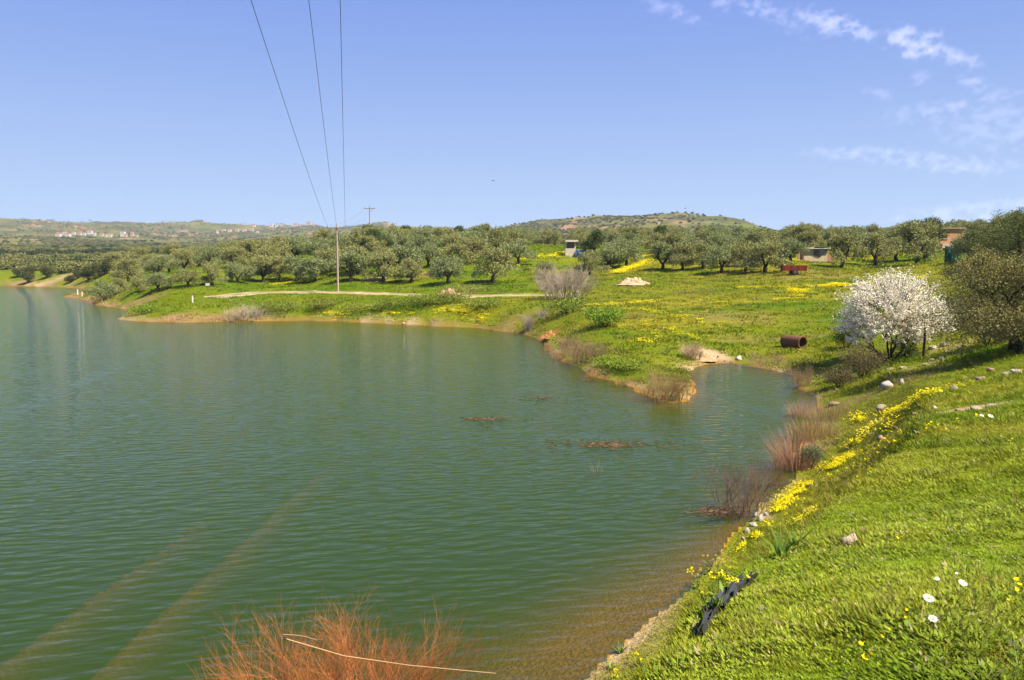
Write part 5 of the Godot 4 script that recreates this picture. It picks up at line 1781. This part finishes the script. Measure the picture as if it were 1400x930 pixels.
func make_small() -> void:
	var r := rng_of(400)
	# sticks
	for a in [[[1066, 576], [1098, 596], [1132, 622], 0.006, Color(0.16, 0.08, 0.06), "thin dark fallen twig slanting over the water's edge", 25.0, 21.0], [[1172, 602], [1184, 588], [1199, 575], 0.016, Color(0.42, 0.36, 0.28), "grey dead stick lying in the flower trail", 0.0, 0.0], [[1205, 577], [1215, 582], [1229, 589], 0.016, Color(0.5, 0.36, 0.26), "brown broken stick beside the pale stone", 0.0, 0.0]]:
		var pts := PackedVector3Array()
		for j in 3:
			if a[6] > 0.0:
				pts.append(at_distance(a[j][0], a[j][1], lerpf(a[6], a[7], j / 2.0)))
			else:
				var g := on_ground(a[j][0], a[j][1])
				pts.append(ground_at(g.x, g.z) + Vector3(0, 0.05, 0))
		if a[6] > 0.0:
			var foot := on_ground(1140, 628)
			pts.append(ground_at(foot.x, foot.z))
		var at := pts[0]
		for j in pts.size():
			pts[j] -= at
		var s := Shape.new()
		s.tube(pts, taper(pts.size(), a[3], a[3] * 1.6), 6, a[4], true)
		single("dead_stick", s, "twig", at, a[5], "stick")
	# dry stalks standing in the near grass
	for a in [[1213, 770, 60], [1346, 640, 62], [1365, 625, 46], [1225, 840, 52], [1345, 890, 80], [1320, 905, 60], [1391, 690, 46], [1140, 780, 52], [1172, 770, 40], [1212, 720, 36], [1078, 690, 40], [1258, 905, 40]]:
		var p := on_ground(a[0], a[1])
		p.y = height(p.x, p.z)
		var h: float = a[2] / FOCAL * p.distance_to(EYE)
		var s := Shape.new()
		branching(s, [], Vector3(0, -0.02, 0), Vector3(r.randf_range(-0.15, 0.15), 1, r.randf_range(-0.15, 0.15)).normalized(), h * 0.75, 0.0016 * p.distance_to(EYE) / 4.0, 1, 0.35, 0.5, Color(0.24, 0.17, 0.09), r, 4, 2)
		single("dry_stalk", s, "twig", p, "thin dry brown stalk standing up out of the near grass", "stalk", "dry stalks in the near grass")
	# crumpled black liner showing through the grass
	var line := [[1022, 800], [1005, 815], [990, 832], [975, 852], [955, 880], [935, 905], [920, 925]]
	for sgm in [[0, 3, 0.065, "broad crumpled piece of black plastic liner bared at the bank's lip"], [3, 4, 0.025, "narrow strip of black plastic liner running down through the grass"]]:
		var s := Shape.new()
		var start: Vector3 = on_ground(line[sgm[0]][0], line[sgm[0]][1])
		var rows := []
		for j in range(sgm[0], sgm[1] + 1):
			for sub in 4:
				if j == sgm[1] and sub > 0:
					break
				var a: Array = line[j]
				var b: Array = line[mini(j + 1, sgm[1])]
				var g := on_ground(lerpf(a[0], b[0], sub / 4.0), lerpf(a[1], b[1], sub / 4.0))
				clearings.append(Vector3(g.x, sgm[2] * 0.9, g.z))
				var row := PackedVector3Array()
				for q in 7:
					var o := (q - 3) / 3.0
					var x: float = g.x + o * sgm[2] * (0.7 + 0.5 * r.randf())
					row.append(Vector3(x, height(x, g.z) + 0.055 + 0.035 * sin(q * 2.2 + j) + r.randf_range(-0.012, 0.012), g.z + r.randf_range(-0.02, 0.02)) - start)
				rows.append(row)
		for j in rows.size() - 1:
			for q in 6:
				s.quad(rows[j][q], rows[j + 1][q], rows[j + 1][q + 1], rows[j][q + 1], Color(0.045, 0.05, 0.06))
		single("black_liner", s, "plastic", start, sgm[3], "plastic liner")
	# broad strap leaves
	for a in [[1068, 762, 0.26, "clump of broad strap leaves below the quartz lumps"], [1088, 750, 0.24, "clump of upright strap leaves beside the smooth boulder"], [848, 893, 0.2, "clump of broad strap leaves at the grassy point above the sand"], [1040, 768, 0.2, "low clump of strap leaves above the black liner"], [835, 915, 0.16, "pale clump of strap leaves by the sandy shallows"]]:
		var p := on_ground(a[0], a[1])
		p.y = height(p.x, p.z)
		var t := thing("leafy_plant", p, a[3], "plant")
		for j in 13:
			var s := Shape.new()
			var w := TAU * j / 13.0 + r.randf() * 0.4
			var out := Vector3(cos(w), 0, sin(w))
			s.blade(out * 0.02 - Vector3(0, 0.02, 0), Vector3(0, a[2] * r.randf_range(0.5, 0.9), 0), out * a[2] * r.randf_range(0.4, 0.9), out.cross(Vector3.UP) * 0.014, tint(Color(0.07, 0.15, 0.02), Color(0.14, 0.22, 0.04), r), Color(0.16, 0.24, 0.04))
			part("leaf", s, "leaf", t)
	# weed lying on the water
	for a in [[830, 608, 2.6, 0.9, 300, "brown mat of dead weed floating in the middle of the inlet"], [665, 573, 1.3, 0.5, 160, "thin scatter of dead weed floating far out on the lake"], [800, 520, 0.8, 0.4, 60, "bits of weed floating beside the spit"], [980, 700, 0.7, 0.4, 260, "drift of broken twigs washed against the dark shrub"], [740, 545, 1.6, 0.5, 50, "sparse dead weed floating between the bay and the spit"]]:
		var p := on_level(a[0], a[1], 0.0)
		var s := Shape.new()
		for k in a[4]:
			var w := r.randf() * TAU
			var o := absf(r.randfn(0.0, 0.5))
			var at := Vector3(cos(w) * a[2] * o, 0.002 + r.randf() * 0.006, sin(w) * a[3] * o)
			var dir := Vector3(1, 0.0, 0.25).rotated(Vector3.UP, r.randfn(0.0, 0.6))
			if r.randf() < 0.12:
				dir = (dir + Vector3(0, r.randf() * 1.5, 0)).normalized()
			var l := r.randf_range(0.05, 0.28)
			s.tube(PackedVector3Array([at, at + dir * l * 0.5 + Vector3(0, r.randf() * 0.012, 0), at + dir * l]), PackedFloat32Array([0.006, 0.008, 0.003]), 4, tint(Color(0.09, 0.06, 0.04), Color(0.20, 0.13, 0.08), r))
		var o2 := single("floating_weed", s, "twig", p, a[5], "weed")
		o2.set_meta("kind", "stuff")
	# birds
	for a in [[674, 247, 5.0, 70.0, "dark bird gliding alone high above the grove"], [529, 278, 4.6, 90.0, "dark bird flying beside the skyline pole"], [901, 292, 4.0, 110.0, "dark bird flying low over the central hill"], [937, 285, 3.4, 120.0, "small bird flying past the central hill's right slope"], [172, 266, 3.0, 120.0, "faint small bird over the left hills"]]:
		var p := at_distance(a[0], a[1], a[3])
		var span: float = a[2] / FOCAL * a[3]
		var s := Shape.new()
		var dark := Color(0.03, 0.03, 0.035)
		s.tube(PackedVector3Array([Vector3(0, 0, -0.34) * span, Vector3(0, 0.01, -0.26) * span, Vector3(0, 0, 0) * span, Vector3(0, 0, 0.22) * span, Vector3(0, 0, 0.42) * span]), PackedFloat32Array([0.01 * span, 0.055 * span, 0.085 * span, 0.05 * span, 0.02 * span]), 8, dark, true)
		for e in [-1.0, 1.0]:
			s.quad(Vector3(0, 0.03, -0.12) * span, Vector3(e * 0.28, 0.13, -0.16) * span, Vector3(e * 0.26, 0.12, 0.06) * span, Vector3(0, 0.03, 0.12) * span, dark)
			s.quad(Vector3(e * 0.28, 0.13, -0.16) * span, Vector3(e * 0.56, 0.08, 0.04) * span, Vector3(e * 0.54, 0.08, 0.07) * span, Vector3(e * 0.26, 0.12, 0.06) * span, dark)
		s.quad(Vector3(-0.02, 0, 0.36) * span, Vector3(0.02, 0, 0.36) * span, Vector3(0.08, 0, 0.52) * span, Vector3(-0.08, 0, 0.52) * span, dark)
		var b := single("bird", s, "cloth", p, a[4], "bird")
		b.rotation = Vector3(0.1, 1.1 + a[0] * 0.01, 0.25)

func furnish() -> void:
	make_track()
	make_olives()
	far_wood()
	make_big_olives()
	make_almond()
	make_huts()
	make_village()
	make_line()
	make_trailer()
	make_pipe()
	make_shrubs()
	make_rocks()
	make_markers()
	make_small()
	make_flowers()
	make_grass()
